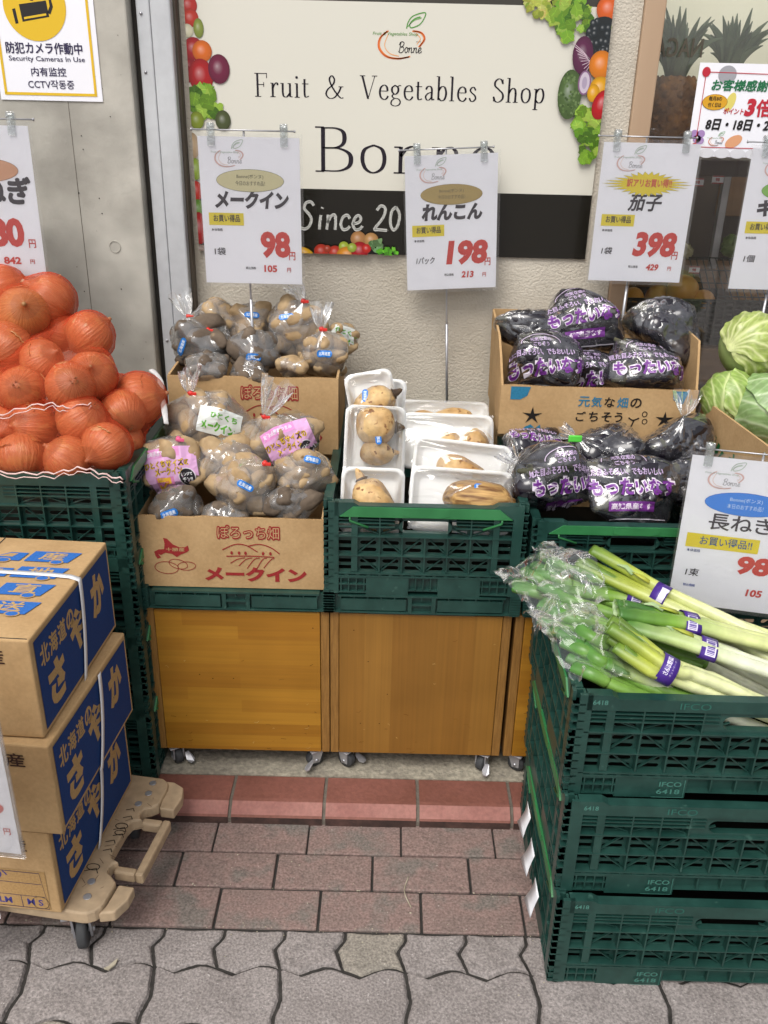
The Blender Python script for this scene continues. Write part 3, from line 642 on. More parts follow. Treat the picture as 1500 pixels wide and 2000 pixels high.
def crate_bar(left):
    b=MB(); H=CHT; T=(lambda s,z,t:Vector((t,CW-s,z))) if left else (lambda s,z,t:Vector((CL-t,s,z)))
    b.prism([T(.032,H-.024,-.003),T(CW-.032,H-.024,-.003),T(CW-.058,H-.0035,-.003),T(.058,H-.0035,-.003)],T(0,0,.004)-T(0,0,0))
    b.prism([T(CW/2-.045,H-.004,-.0045),T(CW/2-.045,H-.018,-.0045),T(CW/2-.03,H-.0225,-.0045),T(CW/2+.03,H-.0225,-.0045),T(CW/2+.045,H-.018,-.0045),T(CW/2+.045,H-.004,-.0045)][::-1],T(0,0,.002)-T(0,0,0))
    for sg in (1,-1):
        f=lambda s:s if sg==1 else CW-s
        b.tube([T(f(.052),H-.024,0),T(f(.052),H-.033,0),T(f(.088),H-.047,.001)],.0026,6)
    return b
PROTO=None
def crate(name,label,group,loc,rz=0,zs=1.0):
    global PROTO
    if PROTO is None:
        r=thing(name,label,'crate',loc,rz,group)
        crate_body().obj('crate_body',['crate_green','crate_floor_shade'],r)
        crate_bar(True).obj('handle_bar','crate_handle',r); crate_bar(False).obj('handle_bar','crate_handle',r)
        p=Pr(); 
        p.text('6418',.030,CHT-.013,.009,'#48776c',1,bold=.02); p.text('IFCO',.165,CHT-.018,.012,'#2c5f55',1,w=.048,bold=.0)
        p.text('IFCO',.155,.0205,.010,'#3c6d62',1,w=.036,bold=.02); p.text('6418',.152,.0055,.010,'#3c6d62',1,w=.038,bold=.02)
        p.stroke([(.145,-.001),(.196,-.001),(.196,.034)],.0011,'#3c6d62',1)
        o=p.place('raised_lettering',r,frame((0,-.0006,0),(1,0,0),(0,0,1)))
        for q in range(len(p.v)): pass
        PROTO=r
    else: r=dup(PROTO,loc,rz,label,group)
    r.scale=(1,1,zs); return r
FPROTO=None
def folded(label,group,loc,rz=0):
    """a crate folded flat, used as a riser"""
    global FPROTO
    if FPROTO is None:
        r=thing('folded_crate',label,'crate',loc,rz,group); b=MB(); h=.042
        for T,Ls in ((lambda s,z,t:Vector((s,t,z)),CL),(lambda s,z,t:Vector((CL-s,CW-t,z)),CL),(lambda s,z,t:Vector((t,CW-s,z)),CW),(lambda s,z,t:Vector((CL-t,s,z)),CW)):
            B=lambda s0,s1,z0,z1,t0,t1:b.box(s0,s1,t0,t1,z0,z1,T=lambda p:T(p.x,p.z,p.y))
            B(0,.022,.002,h+.006,.0,.022); 
            for i in range(7): B(-.0012,.021,.005+i*.006,.0068+i*.006,-.0012,.02)
            B(.0,Ls,.0,.003,.002,.02); B(.03,Ls-.03,h-.004,h,.001,.02); B(.022,Ls-.022,.003,h-.004,.012,.016)
            B(.035,Ls*.42,.006,h-.010,.003,.008); B(Ls*.58,Ls-.035,.006,h-.010,.003,.008); B(.09,Ls-.09,-.004,.0,.006,.014)
            B(Ls*.43,Ls*.45,.003,h-.004,.002,.014); B(Ls*.55,Ls*.57,.003,h-.004,.002,.014); B(Ls*.45,Ls*.55,.018,.022,.003,.014)
            for i in range(13):
                s=.035+(Ls-.07)*i/12; B(s-.0011,s+.0011,h-.012,h-.003,.002,.014)
        b.box(.016,CL-.016,.016,CW-.016,.01,h-.006); r2=b.obj('folded_body','crate_green',r)
        FPROTO=r
    else: r=dup(FPROTO,loc,rz,label,group)
    return r
CG='green folding crates'
# right-hand stack under the leeks (leans back a little)
SX,SY,ST=.305,1.082,.191
crate('green_crate','green slotted crate at the bottom of the leek stack, resting on grey pavers',CG,(SX+.000,SY,.0045),R(-.3))
crate('green_crate','green slotted crate in the middle of the leek stack, between two others',CG,(SX-.002,SY+.024,ST+.0045),R(-.3))
crate('green_crate','green slotted crate holding the leeks, topmost of the front stack',CG,(SX-.006,SY+.045,2*ST+.0045),R(-.3))
# onion stack at the left
OX,OY=-.482,1.515
for i,l in enumerate(('green crate at the bottom of the onion stack, standing on the kerb slab','green crate second from the bottom of the onion stack, behind the blue cartons','green crate directly below the topmost crate of the onion stack','green crate full of onion nets, topmost of the left stack')):
    crate('green_crate',l,CG,(OX-.6,OY,KZ+.0045+i*.1775),0)
# cabinets ---------------------------------------------------------------
CABT=.452
def cabinet(label,x0,x1,vert,dy=0):
    r=thing('wooden_cabinet',label,'cabinet',((x0+x1)/2,CY+dy,KZ),0,'wooden cabinets on casters')
    z0,z1=.05,CABT-KZ; hw=(x1-x0)/2; ft='wood_v' if vert else 'wood_h'
    b=MB(); b.bbox(-hw+.019,hw-.019,-.002,.018,z0+.002,z1-.003,.0012); b.obj('front_panel',ft,r)
    for s in (-1,1):
        b=MB(); xa,xb=(-hw,-hw+.018) if s<0 else (hw-.018,hw); b.bbox(xa,xb,0,.42,z0,z1,.0014); b.obj('side_panel','wood_edge_v',r)
    p=Pr(); sr=random.Random(int(x0*777)+9)
    for i in range(26):
        x=sr.uniform(-hw+.03,hw-.03); z=z0+.004+abs(sr.gauss(0,.05)) if i<18 else sr.uniform(z0+.02,z1-.02); l=sr.uniform(.002,.012)
        if z>z1-.01: continue
        p.stroke([(x,z),(x+l*.5,z+sr.uniform(-.002,.002)),(x+l,z+sr.uniform(-.004,.004))],sr.uniform(.0005,.0013),sr.choice(('#6b4517','#5a3a14','#b99a60','#7d5a24')),1)
    for i in range(5): x=sr.uniform(-hw+.03,hw-.03); p.ell(x,sr.uniform(z0+.03,z1-.03),.0016,.0012,'#4f3210',1,n=10)
    p.place('scuff_marks',r,frame((0,-.0022,0),(1,0,0),(0,0,1)),'ink')
    b=MB(); b.bbox(-hw+.0185,hw-.0185,.02,.42,z1-.02,z1-.001,.001); b.obj('top_panel','wood_h',r)
    b=MB(); b.bbox(-hw+.0185,hw-.0185,.02,.42,z0+.001,z0+.018,.001); b.obj('bottom_panel','wood_h',r)
    rnd=random.Random(int(x0*1000))
    for sx in (-1,1):
        for yy in (.030,.37):
            cx=sx*(hw-.034); a=rnd.uniform(.5,1.1)*(-sx); T=Matrix.Translation((cx,yy-.01,0))@Matrix.Rotation(a,4,'Z')
            f=MB(); f.bbox(-.02,.02,-.018,.018,z0-.004,z0-.0005,.001); 
            for q in (-.0125,.0095): f.prism([(q,-.012,z0-.004),(q,.016,z0-.004),(q,.004,.012),(q,-.012,.014)],(.003,0,0))
            f.prism([(.013,-.014,.024),(.022,-.014,.026),(.030,-.030,.014),(.026,-.036,.011),(.018,-.036,.011),(.012,-.028,.014)],(0,0,.003))
            f.tube([(-.014,-.002,.019),(.014,-.002,.019)],.004,8)
            f.v=[T@q for q in f.v]; c=f.obj('caster','steel',r)
            wv=MB(); wv.lathe([(.0,-.008),(.011,-.009),(.0185,-.008),(.0195,-.005),(.0195,.005),(.0185,.008),(.011,.009),(0,.008)],20,T=T@Matrix.Translation((0,-.002,.0195))@Matrix.Rotation(R(90),4,'Y')); wv.obj('wheel','rubber',c)
    return r
cabinet('amber wooden cabinet with horizontal grain under the potato carton',-.488,-.108,False)
cabinet('amber wooden cabinet with vertical grain under the lotus root crate',-.106,.269,True)
cabinet('partly hidden amber wooden cabinet behind the leek stack',.277,.66,False,.0)
folded('green crate folded flat under the front potato carton','folded crates used as risers',(-.097,CY-.012,CABT+.004),R(90))
folded('green crate folded flat under the lotus root crate','folded crates used as risers',(.281,CY-.012,CABT+.004),R(90))
folded('green crate folded flat under the eggplant crate','folded crates used as risers',(.688,CY-.012,CABT+.004),R(90))
RT=CABT+.004+.042
crate('green_crate','green crate with bright green handle bar holding white trays of lotus root',CG,(.282,CY-.012,RT+.0045),R(90),1.03)
crate('green_crate','green crate with taped handle bar holding the front bags of eggplant',CG,(.690,CY-.016,RT+.0045),R(90),.88)
# cartons ----------------------------------------------------------------
def ink(h): return lin(h)
RED='#8e2b2b'
def potato_print(p,W,H):
    """the red print of a potato carton, in metres, origin bottom left"""
    p.otext('ぽろっち畑',W*.43,H*.71,H*.17,'#ad8e66',RED,2,ob=.085,bold=.0,w=W*.33)
    hl=lambda pts,w=.0022:p.stroke(pts,w,RED,2,smooth=6)
    hl([(W*.45,H*.55),(W*.52,H*.63),(W*.58,H*.62),(W*.64,H*.53)]); hl([(W*.59,H*.61),(W*.65,H*.64),(W*.71,H*.60),(W*.76,H*.51)])
    hl([(W*.47,H*.46),(W*.60,H*.47),(W*.73,H*.46)])
    for i in range(5): hl([(W*(.49+.045*i),H*(.36-.035*i if i<4 else .30)),(W*(.53+.045*i),H*.42),(W*(.57+.04*i),H*.445)],.0018)
    for x in (.50,.54,.575,.67,.71): p.ell(W*x,H*.51,W*.007,H*.025,RED,2)
    p.pol([(W*a,H*c) for a,c in ((.135,.70),(.155,.69),(.185,.61),(.22,.57),(.25,.575),(.265,.60),(.27,.53),(.255,.50),(.225,.47),(.20,.43),(.175,.475),(.14,.49),(.115,.455),(.10,.47),(.115,.42),(.095,.40),(.085,.44),(.08,.50),(.105,.535),(.135,.54),(.14,.62))],RED,1)
    p.text('十勝産',W*.145,H*.515,H*.05,'#b09468',2,w=W*.10,bold=.02)
    for a in ((.14,.275,.065,.085,-.15),(.205,.33,.055,.06,-.5),(.25,.305,.05,.06,.2)):
        p.stroke([(W*(a[0]+a[2]*math.cos(t)*math.cos(a[4])-a[3]*.9*math.sin(t)*math.sin(a[4])*.5),H*(a[1]+a[3]*math.sin(t)+a[2]*1.4*math.cos(t)*math.sin(a[4]))) for t in [2*math.pi*i/24 for i in range(25)]],.0013,RED,2)
    p.text('メークイン',W*.345,H*.10,H*.21,RED,2,w=W*.56,bold=.055)
def carton(name,label,x0,x1,y0,y1,z0,hf,hb,parent_rz=0,notch=None,lean=0.006,kraft='kraft'):
    """open-topped carton with corrugated rim: front height hf, back/side height hb"""
    r=thing(name,label,'carton',((x0+x1)/2,y0,z0),parent_rz); w=(x1-x0)/2; d=y1-y0; t=.005
    rnd=random.Random(int(x0*999)+3)
    def wall(pts,nrm,nm):
        b=MB(); b.prism(pts,Vector(nrm)*t); return b.obj(nm,kraft,r)
    nseg=14
    top=[(-w+lean*0+2*w*i/nseg, hf+rnd.uniform(-.0014,.0014)) for i in range(nseg+1)]
    wall([(-w,0,0),(w,0,0)]+[(x,-.002,z) for x,z in top[::-1]],(0,1,0),'front_panel')
    wall([(-w,d,0),(w,d,0),(w,d,hb),(-w,d,hb)],(0,-1,0),'back_panel')
    for s in (-1,1):
        X=s*w
        if notch: pts=[(X,t+.0005,.0),(X,d-t-.0005,0),(X+s*.004,d-t-.0005,hb),(X+s*.008,d*.22,hb-.01),(X+s*.004,d*.12,hf+.5*(hb-hf)),(X,t+.0005,hf)]
        else: pts=[(X,t+.0005,0),(X,d-t-.0005,0),(X,d-t-.0005,hb),(X,t+.0005,hf)]
        wall(pts,(-s,0,0),'side_panel')
    b=MB(); b.box(-w+t+.0005,w-t-.0005,t+.0005,d-t-.0005,.001,.006); b.obj('bottom_panel',kraft,r)
    # corrugation showing along the cut edge
    b=MB(); n=int(2*w/.0065); pts=[]
    for i in range(n*2+1):
        x=-w+.004+(2*w-.008)*i/(n*2); k=min(nseg-1,int((x+w)/(2*w)*nseg)); f=(x+w)/(2*w)*nseg-k; zt=top[k][1]*(1-f)+top[k+1][1]*f
        pts.append((x,-.002+.0012+(.0024 if i%2 else 0),zt+.0006))
    b.tube(pts,.0005,4); b.obj('corrugated_edge','kraft_dark',r)
    return r
pc=carton('potato_carton','kraft potato carton printed in red, in front, standing on the flattened crate',-.487,-.118,CY+.004,CY+.30,RT+.002,.158,.168)
p=Pr(); potato_print(p,.369,.158); p.place('printed_design',pc,frame((-.1845,-.0006,0),(1,0,0),(0,-.0135,1)),'ink')
pb=carton('potato_carton','kraft potato carton printed in red, behind and above the front one',-.478,-.106,1.872,2.17,.684,.176,.19)
p=Pr(); potato_print(p,.372,.176); p.place('printed_design',pb,frame((-.186,-.0006,0),(1,0,0),(0,-.0122,1)),'ink')
# riser under it
rr=carton('kraft_carton','plain kraft carton used as a riser under the rear potato carton',-.475,-.108,1.89,2.165,CABT,.228,.228)
eb=carton('eggplant_carton','kraft carton with cut-down front and blue print holding the rear bags of eggplant',.248,.672,1.86,2.165,.745,.112,.215,R(-1.5),True)
def egg_print(p,W,H):
    BL='#2b6f8f'
    for i,(ch,c) in enumerate((('元',BL),('気',BL),('な','#221d1a'),('畑',BL),('の','#221d1a'))): p.text(ch,W*(.40+.066*i),H*.62,H*.20,c,2,bold=.02)
    for i,ch in enumerate('ごちそう'): p.text(ch,W*(.395+.066*i),H*.32,H*.20,'#221d1a',2,bold=.02)
    p.stroke([(W*.665,H*.42),(W*.69,H*.37),(W*.72,H*.42)],.003,'#221d1a',2,smooth=5); p.stroke([(W*.695,H*.38),(W*.68,H*.2),(W*.65,H*.08)],.003,'#221d1a',2,smooth=5)
    p.ring(W*.745,H*.5,W*.012,H*.05,.0018,'#221d1a',2); p.ring(W*.75,H*.35,W*.012,H*.05,.0018,'#221d1a',2)
    p.pol([(W*.05,H*.98),(W*.05,H*.72),(W*.10,H*.72),(W*.135,H*.80),(W*.15,H*.98)],BL,1)
    cx,cy=W*.17,H*.40
    st=[]
    for i in range(10):
        a=R(90+36*i); rr_=(W*.055 if i%2==0 else W*.016); st.append((cx+rr_*math.cos(a),cy+rr_*.9*math.sin(a)))
    p.pol(st,'#1c1816',2); p.pol([(W*.115,H*.02),(W*.135,H*.16),(W*.165,H*.22),(W*.19,H*.14),(W*.215,H*.22),(W*.225,H*.02)],BL,1)
    cx=W*.85; st=[(cx+(W*.05 if i%2==0 else W*.015)*math.cos(R(90+36*i)),cy+(W*.045 if i%2==0 else W*.015)*math.sin(R(90+36*i))) for i in range(10)]
    p.pol(st,'#1c1816',2); p.pol([(W*.80,H*.02),(W*.82,H*.16),(W*.85,H*.2),(W*.88,H*.14),(W*.9,H*.02)],BL,1); p.pol([(W*.87,H*.98),(W*.88,H*.8),(W*.93,H*.72),(W*.95,H*.98)],BL,1)
p=Pr(); egg_print(p,.424,.112); p.place('printed_design',eb,frame((-.212,-.0006,0),(1,0,0),(0,-.0195,1)),'ink')
er=carton('kraft_carton','plain kraft carton used as a riser under the rear eggplant carton',.26,.66,1.99,2.165,CABT,.290,.290)
# cabbage carton at the right edge
a,c=atZ(1372,778,.83),atZ(1500,872,.83)
ang=math.atan2(c.y-a.y,c.x-a.x); L=.40
cb=thing('cabbage_carton','kraft carton with green print holding cabbages at the right edge','carton',(a.x,a.y,.66),ang)
b=MB(); t=.005; h=.17; D=.22
b.prism([(0,0,0),(L,0,0),(L,0,h),(0,0,h)],(0,t,0)); b.obj('front_panel','kraft',cb)
b=MB(); b.prism([(0,t+.0004,0),(0,D,0),(0,D,h),(0,t+.0004,h)],(t,0,0)); b.obj('side_panel','kraft',cb)
b=MB(); b.prism([(t+.0004,D,0),(L,D,0),(L,D,h),(t+.0004,D,h)],(0,-t,0)); b.obj('back_panel','kraft',cb)
b=MB(); b.prism([(L,t+.0004,0),(L,D-t-.0004,0),(L,D-t-.0004,h),(L,t+.0004,h)],(-t,0,0)); b.obj('side_panel','kraft',cb)
b=MB(); b.box(t+.0005,L-t-.0005,t+.0005,D-t-.0005,.0,.005); b.obj('bottom_panel','kraft',cb)
p=Pr()
for i in range(5): p.pol([(.055+.022*i,.075),(.075+.022*i,.085+.006*(i%2)),(.08+.022*i,.125-.01*i),(.07+.022*i,.128-.01*i)],'#1f5f33',1)
p.text('キャベツ',.17,.06,.05,'#1f5f33',1,bold=.03); p.place('printed_design',cb,frame((0,-.0012,0),(1,0,0),(0,0,1)),'ink')
b=MB(); cc=thing('kraft_carton','plain kraft carton under the cabbage carton','carton',(a.x+.05,a.y+.05,CABT),ang); b.bbox(-.02,.33,.01,.17,-.002,.2035,.002); b.obj('carton_body','kraft_dark',cc)
# blue printed cartons on the cart ---------------------------------------
BLUE='#14366b'
def veg_carton(label,fx,fy,z0,yaw,w=.46,d=.335,h=.181):
    """local origin: front right bottom corner; x runs left (negative), y back"""
    r=thing('printed_carton',label,'carton',(fx,fy,z0),yaw,'blue printed vegetable cartons on the cart')
    b=MB(); b.bbox(-w,0,0,d,.0006,h-.0006,.003); b.obj('carton_body','kraft',r)
    p=Pr(); q=.012
    p.rect(q,q*.8,d-.010,h-q*.9,BLUE,1)
    K='#a98a5e'
    for i,ch in enumerate('北海道の'): p.text(ch,.026+.034*i,h*.63,.036,K,2,bold=.032,w=.029)
    p.text('さ',.040,h*.14,.078,K,2,bold=.06,w=.062); p.text('や',.135,h*.33,.078,K,2,bold=.06,w=.066); p.text('か',.235,h*.40,.082,K,2,bold=.06,w=.06)
    p.place('side_print',r,frame((.0008,0,0),(0,1,0),(0,0,1)),'ink')
    return r
def front_print(r,w,h,mark):
    p=Pr(); D='#3a2620'; B2='#2f3a6b'
    p.text('十勝産',-.140,h*.76,.026,D,1,w=.098,bold=.02)
    p.text('さやか',-.30,h*.36,.06,'#1d4a8f',1,bold=.05,w=.18)
    if mark:
        p.stroke([(-.30,h*.50),(-.028,h*.50),(-.020,h*.05),(-.30,h*.05)],.0012,'#3c3550',2)
        p.rect(-.32,h*.04,-.018,h*.52,'#a58457',1)
        p.stroke([(-.32,h*.36),(-.027,h*.36)],.0012,'#3c3550',2); p.stroke([(-.32,h*.20),(-.024,h*.20)],.0012,'#3c3550',2); p.stroke([(-.30,h*.50),(-.028,h*.50),(-.020,h*.05),(-.32,h*.05)],.0012,'#3c3550',3)
        for x in (-.115,-.068): p.stroke([(x,h*.20),(x+.001,h*.05)],.0012,'#3c3550',2)
        p.text('さやか',-.185,h*.40,.020,'#3d3a78',2,w=.10); p.text('10kg',-.16,h*.23,.020,'#3d3a78',2,w=.045)
        p.text('LM',-.108,h*.085,.014,'#3d3a78',2,bold=.02); p.text('M',-.058,h*.085,.014,'#3d3a78',2,bold=.02); p.text('S',-.038,h*.085,.014,'#3d3a78',2,bold=.02)
        p.ring(-.034,h*.125,.015,.014,.0008,'#2a2420',3)
    p.place('front_print',r,frame((0,-.0008,0),(1,0,0),(0,0,1)),'ink')
def top_print(r,w,d,h):
    p=Pr(); TB='#2f64ac'
    b=MB(); b.box(-w*.9,-.004,d*.0+.004,d*.0+.0052,h-.0012,h+.0003)
    b.box(-.188,-.1865,.16,d-.001,h-.0012,h+.0004); b.obj('flap_seam','dark_gap',r)
    for i,ch in enumerate('産地直送'):
        x,y=-.115,.245-.058*i
        p.pol([(x,y),(x+.078,y),(x+.090,y+.038),(x+.006,y+.038)],TB,1); p.pol([(x-.062,y),(x-.008,y),(x-.003,y+.030),(x-.035,y+.030),(x-.056,y+.012)],TB,1)
        p.pol([(x-.052,y+.013),(x-.026,y+.013),(x-.020,y+.026),(x-.034,y+.026)],'#a98a5e',2)
        for cx in (x-.036,x+.058): p.ell(cx,y,.0125,.0085,'#a98a5e',2); p.ell(cx,y,.0098,.0064,TB,3)
        p.text(ch,x+.022,y+.008,.027,'#b39465',2,w=.044,bold=.03,shear=.1)
    p.place('top_print',r,frame((0,0,h+.0008),(1,0,0),(0,1,0)),'ink')
def band(r,y,w,h,bow,top):
    b=MB(); wd=.0125; n=14
    def ribbon(pts,wv):
        vs=[]; 
        for q in pts: vs+= [Vector(q)-Vector(wv)*wd/2,Vector(q)+Vector(wv)*wd/2]
        b.add(vs,[(2*i,2*i+1,2*i+3,2*i+2) for i in range(len(pts)-1)],0,None,True)
    pts=[]
    if top: pts+= [(-w,y+.012,h+.0022),(-.05,y+.004,h+.0022),(-.012,y,h+.0022)]
    pts+= [(.0025,y-.001,h-.0015)] if top else []
    for i in range(n+1):
        t=i/n; pts.append((.004+.0*t,y-.001-bow*math.sin(math.pi*t*.5)**1.6*0-bow*t*t, h*(1-t)-.004 if top else h*(1-t)))
    ribbon(pts,(0,1,0)); o=b.obj('packing_strap','strap',r)
    sm=o.modifiers.new('thick','SOLIDIFY'); sm.thickness=.0007
DZ=.118
v3=veg_carton('blue printed carton at the bottom of the cart stack, letter S circled',-.539,1.102,DZ,R(-5.5)); front_print(v3,.46,.181,True); band(v3,.205,.46,.181,.05,False)
v2=veg_carton('blue printed carton in the middle of the cart stack',-.513,1.098,DZ+.182,R(-4.5)); front_print(v2,.46,.181,False); band(v2,.20,.46,.181,.04,False)
v1=veg_carton('blue printed carton on top of the cart stack, trucks on its lid',-.524,1.115,DZ+.364,R(-3.0)); front_print(v1,.46,.181,False); top_print(v1,.46,.335,.181); band(v1,.195,.46,.181,.03,True)
# beige plastic cart ------------------------------------------------------
def dolly():
    r=thing('platform_cart','scuffed beige plastic cart on black casters carrying the blue cartons','cart',(-.463,1.098,0),R(-8.5))
    zt,zb=.117,.091
    # deck outline with scalloped right edge
    out=[(-.62,.0),(-.045,.0)]+[(-.045+.03*math.sin(R(a)),.03-.03*math.cos(R(a))) for a in (20,45,70,90)]
    out+= [(-.015,.075),(-.03,.088)]+[(-.030-.012*math.sin(R(a)),.104-.016*math.cos(R(a))) for a in (40,90,140)]+[(-.030,.120)]
    out+= [(-.048,.128),(-.052,.145),(-.052,.205),(-.048,.222),(-.030,.230)]+[(-.030-.012*math.sin(R(a)),.246-.016*math.cos(R(a))) for a in (40,90,140)]+[(-.028,.262),(-.015,.275)]
    out+= [(-.015,.32),(-.02,.338),(-.035,.348),(-.62,.348)]
    b=MB(); b.prism([(x,y,zb) for x,y in out],(0,0,zt-zb)); o=b.obj('deck','dolly',r); bv=o.modifiers.new('round','BEVEL'); bv.width=.004; bv.segments=2
    # recessed bumpers: corner lugs and the hand grip
    def lug(pts,z0,z1,nm):
        b=MB(); b.prism([(x,y,z0) for x,y in pts],(0,0,z1-z0)); o=b.obj(nm,'dolly',r); bv=o.modifiers.new('round','BEVEL'); bv.width=.003; bv.segments=2
    lug([(-.02,.012),(.006,.02),(.018,.05),(.018,.078),(-.012,.078),(-.014,.03)],zb-.006,zb+.017,'bumper')
    lug([(-.013,.272),(.016,.272),(.020,.31),(.012,.338),(-.012,.35),(-.03,.349)],zb-.006,zb+.018,'bumper')
    b=MB(); b.bbox(.006,.022,.105,.245,zb-.006,zb+.018,.004); b.bbox(-.035,.0055,.105,.121,zb-.006,zb+.016,.004); b.bbox(-.035,.0055,.229,.245,zb-.006,zb+.016,.004); b.obj('hand_grip','dolly',r)
    b=MB()
    for x,y in ((-.05,.035),(-.058,.068),(-.047,.30),(-.055,.268),(-.05,.33)): b.lathe([(.0075,.0006),(.0065,.0012),(.004,.0008),(0,.0012)],14,T=Matrix.Translation((x,y,zt)))
    b.obj('bolt','steel',r)
    p=Pr(); rnd=random.Random(4)
    for x,y,q in ((-.062,.205,.012),(-.058,.188,.010),(-.066,.170,.009),(-.062,.148,.008),(-.07,.10,.012),(-.06,.235,.009),(-.064,.255,.008)):
        if q>.0095: p.ring(x,y,q,q*.6,.0018,'#3b322b',1,18)
        p.stroke([(x-q,y-q),(x+q*.6,y-q*.2),(x+q*1.2,y-q*1.1)],.0018,'#2b241f',1)
    for i in range(14):
        x,y=rnd.uniform(-.075,-.03),rnd.uniform(.03,.33); p.stroke([(x,y),(x+rnd.uniform(-.02,.02),y+rnd.uniform(-.012,.012))],.0009,'#5b4938',1)
    p.place('marker_scribble',r,frame((0,0,zt+.0006),(1,0,0),(0,1,0)),'ink')
    for x,y in ((-.068,.035),(-.085,.30),(-.55,.05),(-.55,.30)):
        T=Matrix.Translation((x,y,.0))@Matrix.Rotation(R(20),4,'Z')
        f=MB(); f.bbox(-.03,.03,-.025,.025,zb-.006,zb-.001,.001)
        for q in (-.017,.013): f.prism([(q,-.018,zb-.006),(q,.022,zb-.006),(q,.012,.024),(q,-.008,.022)],(.004,0,0))
        f.tube([(-.02,.002,.033),(.02,.002,.033)],.006,10); f.v=[T@q for q in f.v]; c=f.obj('caster','steel',r)
        wv=MB(); wv.lathe([(0,-.009),(.014,-.010),(.018,-.008),(.026,-.0095),(.032,-.008),(.0335,-.004),(.0335,.004),(.032,.008),(.026,.0095),(.018,.008),(.014,.010),(0,.009)],28,T=T@Matrix.Translation((0,.002,.0335))@Matrix.Rotation(R(90),4,'Y')); wv.obj('wheel','rubber',c)
    return r
dolly()
# ---------------------------------------------------------------- shop logo, script and serif lettering
def script(p,word,x,y,h,col,lay,lw,chalk=False):
    G={'B':(.62,[[(.16,.95),(.14,.5),(.10,.02)],[(.02,.72),(.12,.95),(.35,1.02),(.5,.86),(.40,.62),(.22,.53),(.45,.52),(.56,.34),(.48,.10),(.28,.0),(.10,.06),(.04,.16)]]),
       'o':(.40,[[(.30,.50),(.14,.48),(.05,.24),(.16,.02),(.32,.12),(.34,.36),(.24,.50),(.30,.42),(.44,.40)]]),
       'n':(.50,[[(.02,.38),(.08,.48),(.10,.30),(.07,.02)],[(.08,.22),(.18,.42),(.30,.48),(.34,.34),(.32,.10),(.40,.02),(.50,.12)]]),
       'e':(.40,[[(.02,.16),(.20,.24),(.32,.38),(.24,.50),(.10,.40),(.06,.18),(.16,.02),(.32,.06),(.42,.18)]]),
       'S':(.66,[[(.56,.86),(.44,.99),(.26,.94),(.20,.74),(.36,.56),(.46,.36),(.38,.12),(.20,.0),(.02,.06)]]),
       'i':(.32,[[(.16,.52),(.12,.26),(.10,.0)],[(.21,.76),(.23,.80)]]),
       'c':(.46,[[(.42,.42),(.32,.54),(.16,.46),(.08,.22),(.16,.02),(.32,.04),(.42,.14)]]),
       'N':(.52,[[(.12,.54),(.10,.28),(.06,.0)],[(.09,.24),(.22,.48),(.36,.54),(.40,.36),(.38,.0)]]),
       'E':(.46,[[(.08,.24),(.28,.28),(.38,.42),(.28,.54),(.14,.42),(.08,.2),(.18,.02),(.34,.05),(.44,.16)]]),
       '2':(.56,[[(.12,.74),(.26,.90),(.42,.84),(.42,.62),(.26,.34),(.04,.06),(.20,.04),(.52,.02)]]),' ':(.40,[]),
       '0':(.5,[[(.28,.88),(.12,.7),(.08,.3),(.2,.04),(.36,.2),(.42,.6),(.28,.88)]])}
    rnd=random.Random(11)
    for ch in word:
        w,st=G[ch]
        for s in st:
            P=cr([(x+a*h+ (.12*b*h if not chalk else 0),y+b*h,0) for a,b in s],6)
            p.stroke([(q.x,q.y) for q in P],lw,col,lay)
            if chalk:
                for k in range(3):
                    off=(k-1)*lw*.42
                    p.stroke([(q.x+off+rnd.uniform(-.2,.2)*lw,q.y+rnd.uniform(-.15,.15)*lw) for q in P],lw*.13,'#8b8b86',lay+1)
        x+=w*h
    return x
